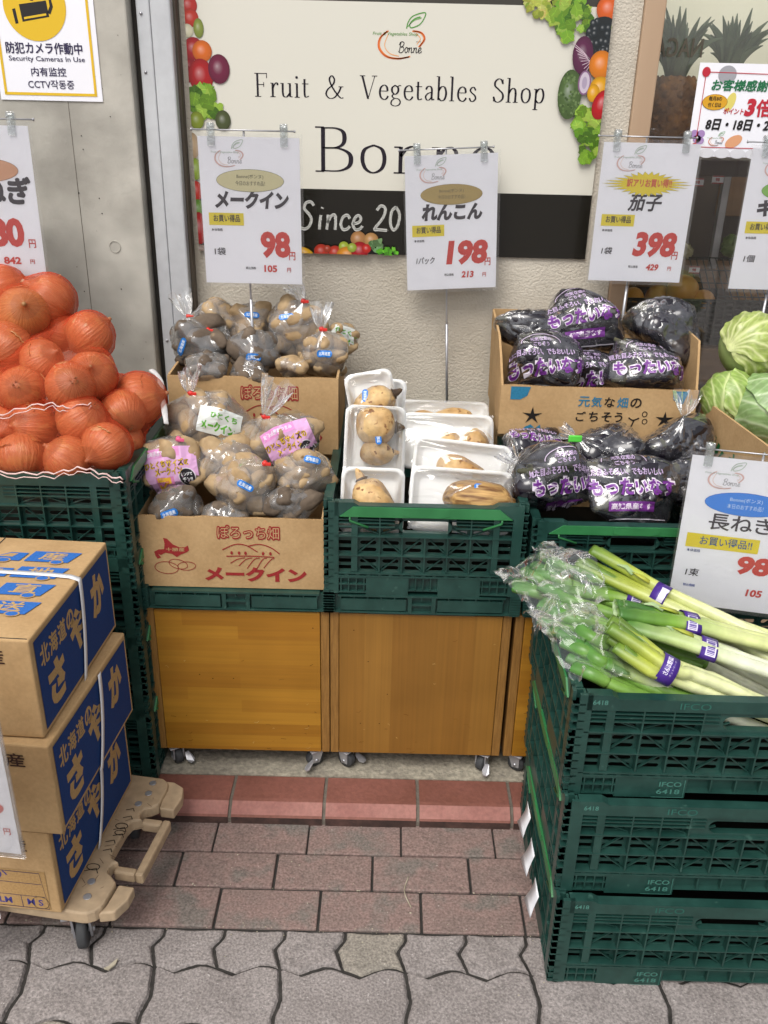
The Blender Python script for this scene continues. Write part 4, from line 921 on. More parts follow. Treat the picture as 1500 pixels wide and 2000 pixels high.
def serif(p,word,x,y,cap,col,lay=2,w=None,sp=.06):
    th,tn=.098,.032
    S=lambda pts,wd=th,nb=tn:('s',pts,wd,nb); V=lambda x,a,b,wd=th:('v',x,a,b,wd); H=lambda a,b,y:('h',a,b,y)
    bowl=[(.13,.42),(.26,.60),(.42,.58),(.50,.32),(.43,.06),(.27,.0),(.13,.12)]
    arch=[(.14,.38),(.24,.55),(.36,.61),(.45,.52),(.47,.36)]
    G={'F':(.70,[V(.17,0,1),H(.03,.33,0),H(.03,.64,1),H(.17,.48,.52),V(.62,.80,1,.035),V(.47,.42,.62,.035)]),
       'r':(.44,[V(.14,0,.60),H(.02,.28,0),H(.03,.14,.59),S([(.15,.36),(.22,.52),(.32,.61),(.40,.58)],.07),('e',.38,.55,.05,.05)]),
       'u':(.62,[S([(.13,.6),(.13,.2),(.18,.03),(.32,.01),(.46,.16)]),V(.48,.02,.60),H(.02,.14,.59),H(.37,.48,.59),H(.48,.60,.015)]),
       'i':(.30,[V(.14,0,.60),H(.02,.27,0),H(.03,.14,.59),('e',.13,.86,.062,.062)]),
       't':(.38,[S([(.15,.80),(.15,.5),(.15,.15),(.20,.02),(.36,.06)]),H(.03,.34,.59)]),
       '&':(.95,[S([(.80,.50),(.70,.28),(.48,.03),(.24,-.01),(.08,.16),(.16,.38),(.40,.58),(.48,.80),(.36,.97),(.24,.84),(.32,.58),(.55,.24),(.78,.02),(.92,.03)],.085),H(.68,.92,.50)]),
       'V':(.86,[('d',.14,1,.43,.0,.10),('d',.74,1,.43,0,.034),H(.02,.28,1),H(.60,.86,1)]),
       'e':(.52,[H(.09,.46,.36),S([(.455,.37),(.41,.55),(.28,.62),(.13,.52),(.08,.3),(.14,.08),(.30,-.01),(.42,.05),(.48,.15)])]),
       'g':(.56,[S([(.24,.62),(.10,.52),(.10,.34),(.24,.23),(.38,.34),(.38,.52),(.24,.62)]),S([(.18,.25),(.10,.15),(.20,.06),(.40,.03),(.50,-.10),(.42,-.24),(.22,-.28),(.06,-.2),(.08,-.06),(.2,.04)],.07),S([(.36,.55),(.44,.62),(.53,.60)],.05)]),
       'a':(.52,[S([(.10,.47),(.17,.59),(.30,.61),(.38,.48),(.38,.15),(.42,.03),(.51,.06)]),S([(.38,.36),(.20,.30),(.09,.17),(.14,.03),(.26,.02),(.38,.14)],.08)]),
       'b':(.58,[V(.13,.02,1.05),H(.01,.13,1.04),S(bowl)]),
       'l':(.30,[V(.14,0,1.05),H(.02,.27,0),H(.02,.14,1.04)]),
       's':(.42,[S([(.35,.48),(.26,.61),(.14,.58),(.09,.47),(.18,.36),(.31,.26),(.36,.12),(.24,.0),(.13,.02),(.06,.14)],.085)]),
       'S':(.60,[S([(.49,.80),(.40,.97),(.26,1.0),(.12,.88),(.12,.70),(.32,.53),(.50,.36),(.51,.14),(.34,0),(.16,.03),(.07,.22)]),V(.49,.78,.98,.032),V(.075,.02,.24,.032)]),
       'h':(.63,[V(.14,0,1.05),H(.02,.26,0),H(.02,.14,1.04),S(arch),V(.475,0,.42),H(.36,.60,0)]),
       'o':(.58,[S([(.28,.62),(.12,.52),(.08,.30),(.14,.08),(.28,-.01),(.43,.09),(.48,.31),(.43,.53),(.28,.62)])]),
       'p':(.58,[V(.13,-.30,.60),H(.01,.26,-.30),H(.02,.13,.59),S(bowl)]),
       'B':(.76,[V(.18,0,1),H(.04,.2,1),H(.04,.2,0),S([(.17,.985),(.42,.98),(.55,.88),(.55,.66),(.42,.55),(.17,.535)],.105),S([(.17,.535),(.46,.53),(.66,.40),(.66,.15),(.48,.02),(.17,.015)],.112)]),
       'n':(.63,[V(.14,0,.60),H(.02,.26,0),H(.02,.14,.59),S(arch),V(.475,0,.42),H(.36,.60,0)]),' ':(.62,[])}
    tot=sum(G[c][0]+sp for c in word)*cap; kx=(w/tot) if w else 1.0
    for ch in word:
        wd,el=G[ch]; f=lambda a:x+a*cap*kx
        for e in el:
            if e[0]=='s': p.stroke([(q.x,q.y) for q in cr([(f(a),y+b*cap,0) for a,b in e[1]],7)],e[2]*cap,col,lay,nib=e[3]*cap)
            elif e[0]=='v': p.rect(f(e[1])-e[4]*cap/2,y+e[2]*cap,f(e[1])+e[4]*cap/2,y+e[3]*cap,col,lay)
            elif e[0]=='h': p.rect(f(e[1]),y+(e[3]-.016)*cap,f(e[2]),y+(e[3]+.016)*cap,col,lay)
            elif e[0]=='e': p.ell(f(e[1]),y+e[2]*cap,e[3]*cap,e[4]*cap,col,lay,n=16)
            elif e[0]=='d': p.pol([(f(e[1])-e[5]*cap/2,y+e[2]*cap),(f(e[1])+e[5]*cap/2,y+e[2]*cap),(f(e[3])+e[5]*cap/2,y+e[4]*cap),(f(e[3])-e[5]*cap/2,y+e[4]*cap)],col,lay)
        x+=(wd+sp)*cap*kx
def logo(p,x,y,w,pale=0,lay=2):
    """orange fruit outline, leaf and script; x,y bottom left, w overall width"""
    wc='#dcdce2'; c=lambda h:mixc(h,wc,pale); h=w*.78
    P=lambda a,b:(x+a*w,y+b*h)
    for k,(d,cc) in enumerate(((0,'#d2622a'),(.035,'#dd7a3a'),(.06,'#e59a5a'))):
        q=[(.26,.60),(.13,.46),(.11,.26),(.24,.09),(.45,.045),(.66,.09)] if k<2 else [(.24,.52),(.18,.3),(.27,.14),(.44,.085)]
        p.stroke([P(a+d*.6,b+d*.25) for a,b in q],w*(.022 if k<2 else .012),c(cc),lay,smooth=6)
        q=[(.72,.62),(.87,.585),(.93,.46),(.84,.30)] if k<2 else [(.80,.58),(.88,.48),(.82,.36)]
        p.stroke([P(a-d*.5,b-d*.2) for a,b in q],w*(.022 if k<2 else .012),c(cc),lay,smooth=6)
    for s in ((.60,.66),(.64,.70)): pass
    p.stroke([P(*q) for q in ((.60,.66),(.63,.80),(.72,.92),(.92,.985),(.90,.86),(.82,.74),(.68,.68),(.66,.76),(.74,.86),(.84,.90))],w*.018,c('#4f8f3a'),lay,smooth=6)
    p.stroke([P(*q) for q in ((.62,.70),(.72,.82),(.86,.88))],w*.014,c('#6aa552'),lay,smooth=4)
    p.text('Fruit & Vegetables Shop',*P(0,.50),h*.085,c('#5d8f45'),lay,w=w*.80,shear=.2,bold=.005)
    script(p,'Bonne',*P(.46,.17),h*.22,c('#1f1a1d'),lay,w*.014)
    p.text('ボンヌ',*P(.78,.385),h*.032,c('#1f1a1d'),lay)
# ---------------------------------------------------------------- printed fruit for the poster photo-print
def pr_fruit(p,cx,cy,r,col,lay,ry=None,dark=.35,hl=.5,rot=0,hx=-.3,hy=.35):
    ry=ry or r; c0=lin(col); n=26; rings=6; pts=[(cx+hx*r*.6,cy+hy*ry*.6)]; fs=[];cols=[]
    pc=[tuple(c*(1-hl*.5)+hl*.5 for c in c0)]
    cq,sq=math.cos(rot),math.sin(rot)
    for k in range(1,rings+1):
        t=k/rings
        for i in range(n):
            g=2*math.pi*i/n; x,y=r*t*math.cos(g)+hx*r*.6*(1-t),ry*t*math.sin(g)+hy*ry*.6*(1-t); pts.append((cx+x*cq-y*sq,cy+x*sq+y*cq))
            f=(1-dark*t**2.2)*(1+.18*max(0,math.cos(g-2.2))*(1-t)); m=max(0,1-t*2.2)*hl*.4; pc.append(tuple(min(1,c*f*(1-m)+m) for c in c0))
    fs=[(0,1+i,1+(i+1)%n) for i in range(n)]+[(1+k*n+i,1+(k+1)*n+i,1+(k+1)*n+(i+1)%n,1+k*n+(i+1)%n) for k in range(rings-1) for i in range(n)]
    p.add([(a,b,lay*p.LS) for a,b in pts],[],0)
    o=len(p.v)-len(pts)
    for f in fs: p.f.append([o+i for i in f]); p.m.append(0); p.sm.append(False); p.c.append([pc[i] for i in f])
def pr_leaf(p,cx,cy,rx,ry,lay,cols=('#5d8320','#749a2c','#8fae42','#416518'),n=34,seed=1):
    rnd=random.Random(seed)
    for i in range(n):
        a=rnd.uniform(0,6.28); q=math.sqrt(rnd.random()); x,y=cx+rx*.82*q*math.cos(a),cy+ry*.82*q*math.sin(a); r=rnd.uniform(.22,.42)*min(rx,ry)
        m=12; pts=[]
        for k in range(m): g=2*math.pi*k/m; rr=r*rnd.uniform(.65,1.15); pts.append((x+rr*math.cos(g),y+rr*math.sin(g)))
        c0=lin(rnd.choice(cols)); p.put([(x,y)]+pts,[(0,1+k,1+(k+1)%m) for k in range(m)],[c0,tuple(v*rnd.uniform(.55,1.1) for v in c0),c0],lay+i*.03)
        for k in range(3): g=rnd.uniform(0,6.28); p.stroke([(x,y),(x+r*.8*math.cos(g),y+r*.8*math.sin(g))],r*.06,tuple(min(1,v*1.5) for v in c0),lay+i*.03+.01)
def poster():
    Y=WY-.006
    P=lambda px,py:(lambda v:(v.x,v.z))(atY(px,py,Y))
    tl,bl,tr,br=P(359,0),P(383,500),P(1209,0),P(1135,517)
    x0=-.458; x1=.468; zb=1.078; zt=1.96
    t=thing('shop_sign','large printed shop sign board with black bands and fruit pictures on the stucco wall','sign',(0,0,0))
    b=MB(); b.bbox(x0,x1,Y,WY-.0005,zb,zt,.001); b.obj('board','paper',t)
    p=Pr(); 
    band=lambda px,py:P(px,py)[1]
    zk=band(1000,378); zt1=band(750,4)
    p.rect(x0,zb,x1,zk,'#17150f',1); p.rect(x0,zk,x1,zt1,'#d2cfc3',1); p.rect(x0,zt1,x1,zt,'#3a362f',1)
    a=P(497,186); e=P(1062,203); serif(p,'Fruit & Vegetables Shop',a[0],a[1]-.002,P(497,141)[1]-a[1],'#1b1420',3,w=e[0]-a[0]+.004)
    a=P(612,332); e=P(960,345); serif(p,'Bonne',a[0],a[1]-.002,P(612,246)[1]-a[1],'#1b1420',3,w=e[0]-a[0]+.016,sp=.05)
    a=P(585,447); script(p,'SiNcE 20',a[0],a[1],P(585,393)[1]-a[1],'#c9c9c4',3,.0065,True)
    a=P(727,118); e=P(838,35); logo(p,a[0],a[1],P(838,60)[0]-a[0],0,3)
    def fr(px,py,rp,col,lay,ryp=None,**k):
        c=P(px,py); s=(P(px+10,py)[0]-c[0])/10; pr_fruit(p,c[0],c[1],rp*s,col,lay,(ryp or rp)*s,**k)
    def lf(px,py,rx,ry,lay,**k):
        c=P(px,py); s=(P(px+10,py)[0]-c[0])/10; pr_leaf(p,c[0],c[1],rx*s,ry*s,lay,**k)
    # left column
    L=5
    for q in ((368,10,17,'#b5261c'),(372,35,16,'#b8301c'),(366,60,12,'#d8d2b4'),(366,130,18,'#8f1420'),(378,95,20,'#a11a20'),(363,145,16,'#8a1c28')): fr(q[0],q[1],q[2],q[3],L); L+=.4
    fr(388,55,10,'#7f8c3a',L,17); L+=1; fr(395,100,19,'#d0671c',L); L+=1; fr(393,148,24,'#a5181c',L,30); L+=1; fr(428,135,21,'#6b1a3a',L,26); L+=1
    lf(400,200,38,36,L,seed=2); L+=2; fr(436,235,15,'#4a5230',L,18); L+=1; fr(385,235,14,'#7d8c2a',L,16); L+=1
    for q in ((377,285,13,'#b59a78',24),(383,330,12,'#88a030',20),(384,372,13,'#b52a1c',18),(388,408,13,'#5a8428',18),(390,445,16,'#a01616',30),(392,485,14,'#8c7a70',8)): fr(q[0],q[1],q[2],q[3],L,q[4]); L+=1
    # right column
    lf(1060,8,45,24,L,seed=3,n=40,cols=('#8f9a36','#a5ad48','#76892a','#b6b862')); L+=2; lf(1115,38,45,38,L,seed=4,n=46); L+=2
    fr(1187,18,23,'#cf5a1c',L); L+=1
    rnd=random.Random(8); c=P(1175,78); s=(P(1185,78)[0]-c[0])/10
    p.ell(c[0],c[1],34*s,40*s,'#1c2022',L,n=24); L+=1
    for i in range(46):
        a=rnd.uniform(0,6.28); q=math.sqrt(rnd.random()); fr(1174+32*q*math.cos(a),76+36*q*math.sin(a),6.5,'#22282c',L+i*.03,hl=.55)
    L+=2; fr(1205,55,13,'#8fae2c',L,17); L+=1; fr(1137,108,20,'#5a2446',L,33); L+=.6
    for i in range(9):
        a=P(1152,118); b_=P(1118+3*i,84+8*i*.9); p.stroke([a,((a[0]+b_[0])/2+.003,(a[1]+b_[1])/2),b_],.0012,'#c9b0bd',L)
    L+=.5; fr(1172,127,23,'#d4781a',L,25); L+=1; fr(1196,138,8,'#a02320',L); L+=1
    fr(1111,185,23,'#4d6436',L,44)
    for i in range(70):
        a=rnd.uniform(0,6.28); q=math.sqrt(rnd.random()); c=P(1111+21*q*math.cos(a),185+42*q*math.sin(a)); p.ell(c[0],c[1],.0028,.0028,rnd.choice(('#566e3c','#43592e','#63794a','#3b4f28')),L+.5+i*.01,n=8)
    L+=2; c=P(1140,162); p.ell(c[0],c[1],13*s,22*s,'#7d5a7a',L); p.ell(c[0],c[1],10*s,19*s,'#bfb2c0',L+.3); p.ell(c[0],c[1],5*s,11*s,'#a395aa',L+.6); L+=1
    fr(1170,172,20,'#d59a14',L,20); fr(1157,182,12,'#d59a14',L+.3,16); L+=1
    lf(1150,240,33,38,L,seed=6,n=40); L+=2; lf(1148,290,27,28,L,seed=9,n=26); L+=2; fr(1173,205,18,'#b0141c',L,27,rot=-.3); L+=1
    c=P(1172,345); fr(1172,342,10,'#b03030',L); L+=1
    # bottom row on the black band
    fr(597,492,18,'#d3a01c',L,9,rot=-.4); L+=1
    for q in ((628,489,14,'#b5321e'),(655,491,13,'#b8301c'),(640,484,7,'#a83a20'),(672,480,10,'#9cae34'),(680,496,22,'#d08820'),(700,465,15,'#a87848'),(725,467,14,'#b08450'),(703,488,17,'#a0131c'),(716,484,9,'#b7241c'),(688,482,9,'#96a83a')): fr(q[0],q[1],q[2],q[3],L,q[2]*(.7 if q[2]>20 else .95 if q[3]!='#a0131c' else 1.0)); L+=1
    lf(738,478,18,14,L,seed=12,n=22,cols=('#5a7a50','#6d8f62','#49683f')); L+=2; lf(756,494,26,14,L,seed=13,n=26,cols=('#4f9a20','#6ab52e','#3f7f1a')); L+=2
    # keep the picture inside the board
    o=p.place('printed_picture',t,frame((0,Y-.0004,0),(1,0,0),(0,0,1)),'gloss_print')
    bm=bmesh.new(); bm.from_mesh(o.data)
    for nv,co in (((1,0,0),(x1,0,0)),((-1,0,0),(x0,0,0)),((0,-1,0),(0,zb,0)),((0,1,0),(0,zt,0))):
        bmesh.ops.bisect_plane(bm,geom=bm.verts[:]+bm.edges[:]+bm.faces[:],plane_co=co,plane_no=nv,clear_outer=True,dist=1e-6)
    bm.to_mesh(o.data); bm.free()
poster()
# ---------------------------------------------------------------- price cards
def card(label,tl,yaw,pole_to,name,price,tax,unit,oval=('#c9c29c','#6d6a58'),oval_t='#6d6a58',burst=False,blue=False,nsh=0,nw=.155,tilt=0,clip2=True,mir=False,roll=0,show=None,W=.21,H=.297,psh=.0,plain=None,rodx=(-.012,.2)):
    """local origin: top left corner of the paper; x right, z up, faces -y"""
    r=thing('price_card',label,'price card',tl,yaw,'price cards on rods')
    r.rotation_euler=(tilt,roll,yaw)
    b=MB(); b.box(0,W,0,.0006,-H,0); b.obj('paper','paper',r)
    b=MB(); b.box(-.004,W+.006,-.0016,-.0014,-H-.007,.007); b.box(-.004,W+.006,.0014,.0016,-H-.007,.007)
    o=b.obj('clear_sleeve','sleeve',r)
    p=Pr(); DK='#3d383f'; RD='#c4453f'; y=lambda t:-H*t
    if plain is None:
        logo(p,.026,y(.205),.072,.55,1)
        if burst:
            st=[]; n=26
            for i in range(n*2):
                a=2*math.pi*i/(n*2); k=1 if i%2==0 else .74; ex=1+.5*abs(math.cos(a))**6*(1 if i%2==0 else .2)
                st.append((W*.5+.066*k*ex*math.cos(a),y(.285)+.026*k*math.sin(a)))
            p.pol([(W*.5+(q[0]-W*.5)*1.015,y(.285)+(q[1]-y(.285))*1.03) for q in st],'#8d8a4a',1); p.put([(W*.5,y(.285))]+st,[(0,1+i,1+(i+1)%len(st)) for i in range(len(st))],'#d9c63a',2)
            p.text('訳アリお買い得!!',W*.29,y(.305),.017,'#c9604a',3,w=.098,bold=.03)
        else:
            c=('#3f86dc','#2b66b8') if blue else oval
            p.ell(W*.5,y(.285),.071,.0225,c[1],1); p.ell(W*.5,y(.285),.0702,.0217,c[0],2)
            tc_='#b9d3f2' if blue else oval_t
            p.text('Bonne(ボンヌ)',W*.5,y(.275),.0095,tc_,3,an='c',w=.056,bold=.01); p.text('本日のおすすめ品！' if blue else '今日のおすすめ品！',W*.5,y(.318),.0095,tc_,3,an='c',w=.062,bold=.01)
        p.text(name,W*.5,y(.475 if not blue else .47),.037 if not blue else .034,DK,1,w=nw,an='c',bold=(.03 if name=='茄子' else .055) if not blue else .012,shear=nsh)
        p.rect(.014,y(.590) if not blue else y(.60),.088 if not blue else .142,y(.505),'#dac83c' if not blue else '#dcc92e',1)
        if blue: p.text('お買い得品!!',.038,y(.578),.018,'#3a5a8c',2,w=.092,bold=.012)
        else: p.text('お買い得品',.024,y(.566),.0145,DK,2,w=.056,bold=.018)
        p.text('本体価格',.018,y(.632),.006,'#3c4a7c' if blue else DK,1,w=.024,bold=.012)
        p.text(unit,.022,y(.80),.016,DK,1,bold=.014,w=.024 if len(unit)<4 else .042,shear=psh)
        k=len(price); wp=.030*k+ (.004); p.text(price,.186-wp if not blue else .108,y(.815) if not blue else y(.75),.056 if not blue else .038,RD,1,w=wp if not blue else .06,bold=.05,shear=psh)
        p.text('円',.183,y(.825),.017,RD,1,w=.013,bold=.02)
        p.text('税込価格',.088 if not blue else .022,y(.898) if not blue else y(.875),.006,'#3a52a0' if blue else DK,1,w=.022,bold=.012)
        p.text(tax,.128 if not blue else .135,y(.915) if not blue else y(.895),.015,RD,1,w=.028,bold=.04,shear=psh); p.text('円',.178,y(.912),.009,RD,1,w=.008,bold=.02)
    else: plain(p,W,H)
    p.place('printed_text',r,frame((0,-.0003,0),(1,0,0),(0,0,1)))
    # rod, clips and pole
    b=MB(); b.tube([(rodx[0],.004,.012),(rodx[1],.004,.012)],.0016,8); b.lathe([(0,-.002),(.003,-.0015),(.003,.0015),(0,.002)],10,T=Matrix.Translation((rodx[0],.004,.012))@Matrix.Rotation(R(90),4,'Y')); b.lathe([(0,-.002),(.003,-.0015),(.003,.0015),(0,.002)],10,T=Matrix.Translation((rodx[1],.004,.012))@Matrix.Rotation(R(90),4,'Y')); b.obj('rod','steel',r)
    for cx in ((.028,.178) if clip2 else (.04,)):
        b=MB(); b.bbox(cx-.0075,cx+.0075,-.0045,-.0018,-.018,.026,.001); b.bbox(cx-.0075,cx+.0075,.0062,.0090,-.018,.022,.001); b.lathe([(.0,-.008),(.0075,-.0078),(.0085,0),(.0075,.0078),(0,.008)],14,T=Matrix.Translation((cx,.002,.018))@Matrix.Rotation(R(90),4,'Y')); b.bbox(cx-.003,cx+.003,-.0065,-.0047,.002,.02,.0006); b.obj('clear_clip','acrylic',r)
    if pole_to is not None:
        xx=(rodx[0]+rodx[1])/2; b=MB(); b.tube([(xx,.012,.010),(xx,.012,-pole_to)],.0022,8); b.tube([(xx,.004,.012),(xx,.012,.012)],.002,6); b.tube([(xx,.012,-pole_to*.62),(xx,.012,-pole_to)],.0034,8); b.obj('pole','steel',r)
    return r
DKc='#3d383f'
p1=atY(385,265,1.97); card('price card for 98 yen, reading メークイン, above the rear potato carton',p1,R(0),.54,'メークイン','98','105','1袋',nsh=.12,tilt=R(1.5))
p2=atY(790,305,2.13); card('price card for 198 yen on the pole behind the lotus root trays',p2,R(2),.62,'れんこん','198','213','1パック',oval=('#a8935e','#8d7d52'),oval_t='#7d7150',nsh=.1,nw=.14,tilt=R(1),roll=R(-3.2),psh=.12)
p3=atY(1180,277,2.10); card('price card for 398 yen with a yellow starburst above the eggplants',p3,R(-2),.5,'茄子','398','429','1袋',burst=True,nsh=.15,nw=.07,roll=R(0),tilt=R(1),psh=.12)
p4=atY(1471,289,2.06); card('price card with a green oval, cut by the right picture edge',p4,R(-2),.5,'キャベツ','198','213','1個',oval=('#83b45a','#5d8a40'),nsh=.1,nw=.15,psh=.1)
p5=atY(1353,888,1.50); card('white price card for 98 yen with a blue oval, reading 長ねぎ, over the leeks',p5,R(-13),.30,'長ねぎ','98','105','1束',blue=True,nw=.115,tilt=R(-2),rodx=(.012,.23),psh=.1)
def pl_onion(p,W,H):
    y=lambda t:-H*t; RD='#c4453f'
    p.ell(W*.52,y(.285),.071,.0235,'#8a6a5c',1); p.ell(W*.52,y(.285),.0702,.0227,'#c99a7c',2)
    p.text('玉ねぎ',.045,y(.50),.05,DKc,1,w=.150,bold=.055,shear=.1)
    p.text('780',.07,y(.80),.060,RD,1,w=.105,bold=.05); p.text('円',.182,y(.80),.017,RD,1,w=.014,bold=.02)
    p.text('842',.125,y(.915),.015,RD,1,w=.036,bold=.04); p.text('円',.180,y(.912),.009,RD,1,w=.009,bold=.02)
p6=atY(50,246,1.93); card('price card above the onion nets, cut by the left picture edge',p6+Vector((-.21,0,0)),R(3),.45,'','','','',plain=pl_onion,tilt=R(-1),rodx=(.02,.222))
def pl_front(p,W,H):
    y=lambda t:-H*t; RD='#c4453f'
    p.text('339',.135,y(.76),.022,RD,1,w=.062,bold=.04); p.text('円',.19,y(.88),.012,RD,1,w=.010,bold=.02); p.text('さやか',.02,y(.5),.05,DKc,1,w=.12,bold=.05)
p7=atY(-8,1318,.985); card('price card hanging in front of the kraft carton ends at the left edge',p7+Vector((-.21,0,0)),R(-6),None,'','','','',plain=pl_front,rodx=(.02,.19))
# paper notice lying on the cart
nq=thing('paper_notice','corner of a grey card lying under the cartons at the front of the cart','card',atZ(-38,1790,.122),R(28))
b=MB(); b.box(-.2,.03,-.02,.03,0,.0008); b.obj('sheet','strap',nq)
# security camera notice
def notice():
    Y=2.1175; tr=atY(186,0,Y); br=atY(200,197,Y); blx=atY(0,194,Y)
    W=br.x-blx.x-.002; x0=blx.x+.003; zb=br.z-.002
    t=thing('camera_notice','white notice with yellow border and security camera symbol on the concrete wall','notice',(x0,Y,zb))
    H=.31; b=MB(); b.box(0,W,0,.0015,0,H); b.obj('sheet','paper',t)
    p=Pr(); YE='#d8b122'; k=W/.195
    for a in ((.010,.012,.0155,H-.01),(W-.0165,.012,W-.011,H-.01),(.010,.010,W-.011,.0155)): p.rect(*a,YE,1)
    p.ell(W*.44,.180,.058*k,.058*k,YE,1,n=48)
    OFF=-.044
    p.pol([(W*.31,.150),(W*.57,.160),(W*.555,.190),(W*.295,.182)],'#1d1a1a',2); p.pol([(W*.33,.1545),(W*.545,.1625),(W*.543,.1665),(W*.328,.1585)],YE,3)
    p.pol([(W*.24,.146),(W*.27,.147),(W*.255,.1745),(W*.225,.173)],'#1d1a1a',2); p.stroke([(W*.42,.189),(W*.425,.202),(W*.59,.199),(W*.60,.179),(W*.57,.166)],.007,'#1d1a1a',2)
    D='#2b2348'
    p.text('防犯カメラ作動中',W*.115,.0905,.0215,D,1,w=W*.735,bold=.022); p.text('Security Cameras In Use',W*.13,.0735,.0125,D,1,w=W*.735,bold=.008); p.text('内有监控',W*.33,.0475,.0175,D,1,w=W*.34,bold=.012); p.text('CCTV작동중',W*.285,.0232,.0175,D,1,w=W*.45,bold=.008)
    p.place('printed_text',t,frame((0,-.0006,0),(1,0,0),(0,0,1)))
notice()
# customer day poster behind the card, on the glass
def day_poster():
    Y=WY-.018; tl=atY(1366,122,Y); bl=atY(1345,305,Y); z1=tl.z; z0=bl.z; x0=min(tl.x,bl.x)+.002
    H=z1-z0; W=.30
    t=thing('point_day_poster','white customer day poster with red frame line on the shop window','poster',(x0,Y,z0))
    b=MB(); b.box(0,W,0,.001,0,H); b.obj('sheet','paper',t); p=Pr(); k=H/.21; RD='#b52334'
    for i in range(9): p.ell(.01+i*.035,.008*k,.018,.010,'#d0d0d4',1)
    p.ell(.07*k,.185*k,.022*k,.02*k,'#9a9aa0',1); p.stroke([(.018*k,.190*k),(W,.186*k)],.0016,RD,2); p.stroke([(.018*k,.185*k),(.018*k,.03*k)],.0016,RD,2); p.stroke([(.022*k,.022*k),(W,.020*k)],.0016,RD,2)
    p.ell(.018*k,.190*k,.010*k,.011*k,RD,3); p.ell(.016*k,.020*k,.010*k,.011*k,RD,3)
    p.text('お客様感謝デー',.036*k,.150*k,.024*k,'#1f6b45',2,w=.19*k,bold=.04,shear=.12)
    p.ell(.050*k,.124*k,.031*k,.018*k,'#8a6420',2); p.ell(.050*k,.124*k,.030*k,.0172*k,'#d09a22',3); p.text('毎月8の',.034*k,.127*k,.010*k,'#221a10',4,w=.032*k,bold=.03); p.text('付く日は',.034*k,.113*k,.010*k,'#221a10',4,w=.032*k,bold=.03)
    p.ell(.088*k,.125*k,.011*k,.022*k,'#d6c86a',1,rot=-.3); p.text('ポイント',.074*k,.098*k,.014*k,RD,2,w=.05*k,bold=.03,shear=.1); p.text('3',.125*k,.094*k,.040*k,RD,2,bold=.06,shear=.15); p.text('倍',.155*k,.094*k,.038*k,RD,2,bold=.04)
    p.text('8日・18日・28日',.036*k,.062*k,.024*k,'#1a1618',2,w=.19*k,bold=.05,shear=.12)
    for a,c in ((.012,.052),(.028,.052),(.02,.04),(.028,.036)): p.ell(a*k,c*k,.010*k,.009*k,'#a080b4',1)
    p.ell(.112*k,.036*k,.022*k,.013*k,'#d59a72',1,rot=.5); logo(p,.045*k,.024*k,.045*k,.1,2)
    p.place('printed_text',t,frame((0,-.0005,0),(1,0,0),(0,0,1)))
day_poster()
# ---------------------------------------------------------------- produce
def ico(sub):
    bm=bmesh.new(); bmesh.ops.create_icosphere(bm,subdivisions=sub,radius=1); bm.verts.ensure_lookup_table()
    v=[q.co.copy() for q in bm.verts]; f=[[q.index for q in a.verts] for a in bm.faces]; bm.free(); return v,f
ICO3=ico(3); ICO4=ico(4); ICO5=ico(5)
def nz(p,s,o=0): return noise.noise(Vector(p)*s+Vector((o,o*1.7,-o)))
def lump_mesh(name,rad,mat,seed,lump=.12,bend=.0,sc=1.6):
    v,f=ICO3; vs=[]
    for q in v:
        k=1+lump*nz(q,sc,seed)+.03*nz(q,4,seed); p=Vector((q.x*rad[0]*k,q.y*rad[1]*k,q.z*rad[2]*k)); p.x+=bend*(p.z/rad[2])**2*rad[0]; vs.append(p)
    me=bpy.data.meshes.new(name); me.from_pydata([tuple(p) for p in vs],[],f); me.materials.append(MATS[mat]); me.polygons.foreach_set('use_smooth',[True]*len(f)); return me
POT={k:[lump_mesh('potato',(.0225*a,.0215*a,.038*b),m,s,.2,c) for s,(a,b,c) in enumerate(((1,1,.2),(1.08,1.0,0),(.95,1.15,.35),(1.05,.9,-.2)))] for k,m in (('tan','potato'),('dark','potato_dark'))}
def pack(n,rad,r,seed,it=60):
    rnd=random.Random(seed); P=[]
    for i in range(n):
        while True:
            q=Vector((rnd.uniform(-1,1),rnd.uniform(-1,1),rnd.uniform(-1,1)))
            if q.length<1: break
        P.append(Vector((q.x*rad[0],q.y*rad[1],q.z*rad[2])))
    inn=[max(.004,a-r*.95) for a in rad]
    for _ in range(it):
        for i in range(n):
            for j in range(i):
                d=P[i]-P[j]; l=d.length or 1e-4
                if l<2*r*.9: s=d*((2*r*.9-l)/l*.5); P[i]+=s; P[j]-=s
        for i in range(n):
            k=math.sqrt(sum((P[i][a]/inn[a])**2 for a in range(3)))
            if k>1: P[i]/=k
    return P
def hull_bvh(pts):
    bm=bmesh.new()
    for p in pts: bm.verts.new(p)
    res=bmesh.ops.convex_hull(bm,input=bm.verts)
    bmesh.ops.delete(bm,geom=[g for g in res['geom_interior'] if isinstance(g,bmesh.types.BMVert)],context='VERTS')
    bmesh.ops.recalc_face_normals(bm,faces=bm.faces); t=BVHTree.FromBMesh(bm); bm.free(); return t
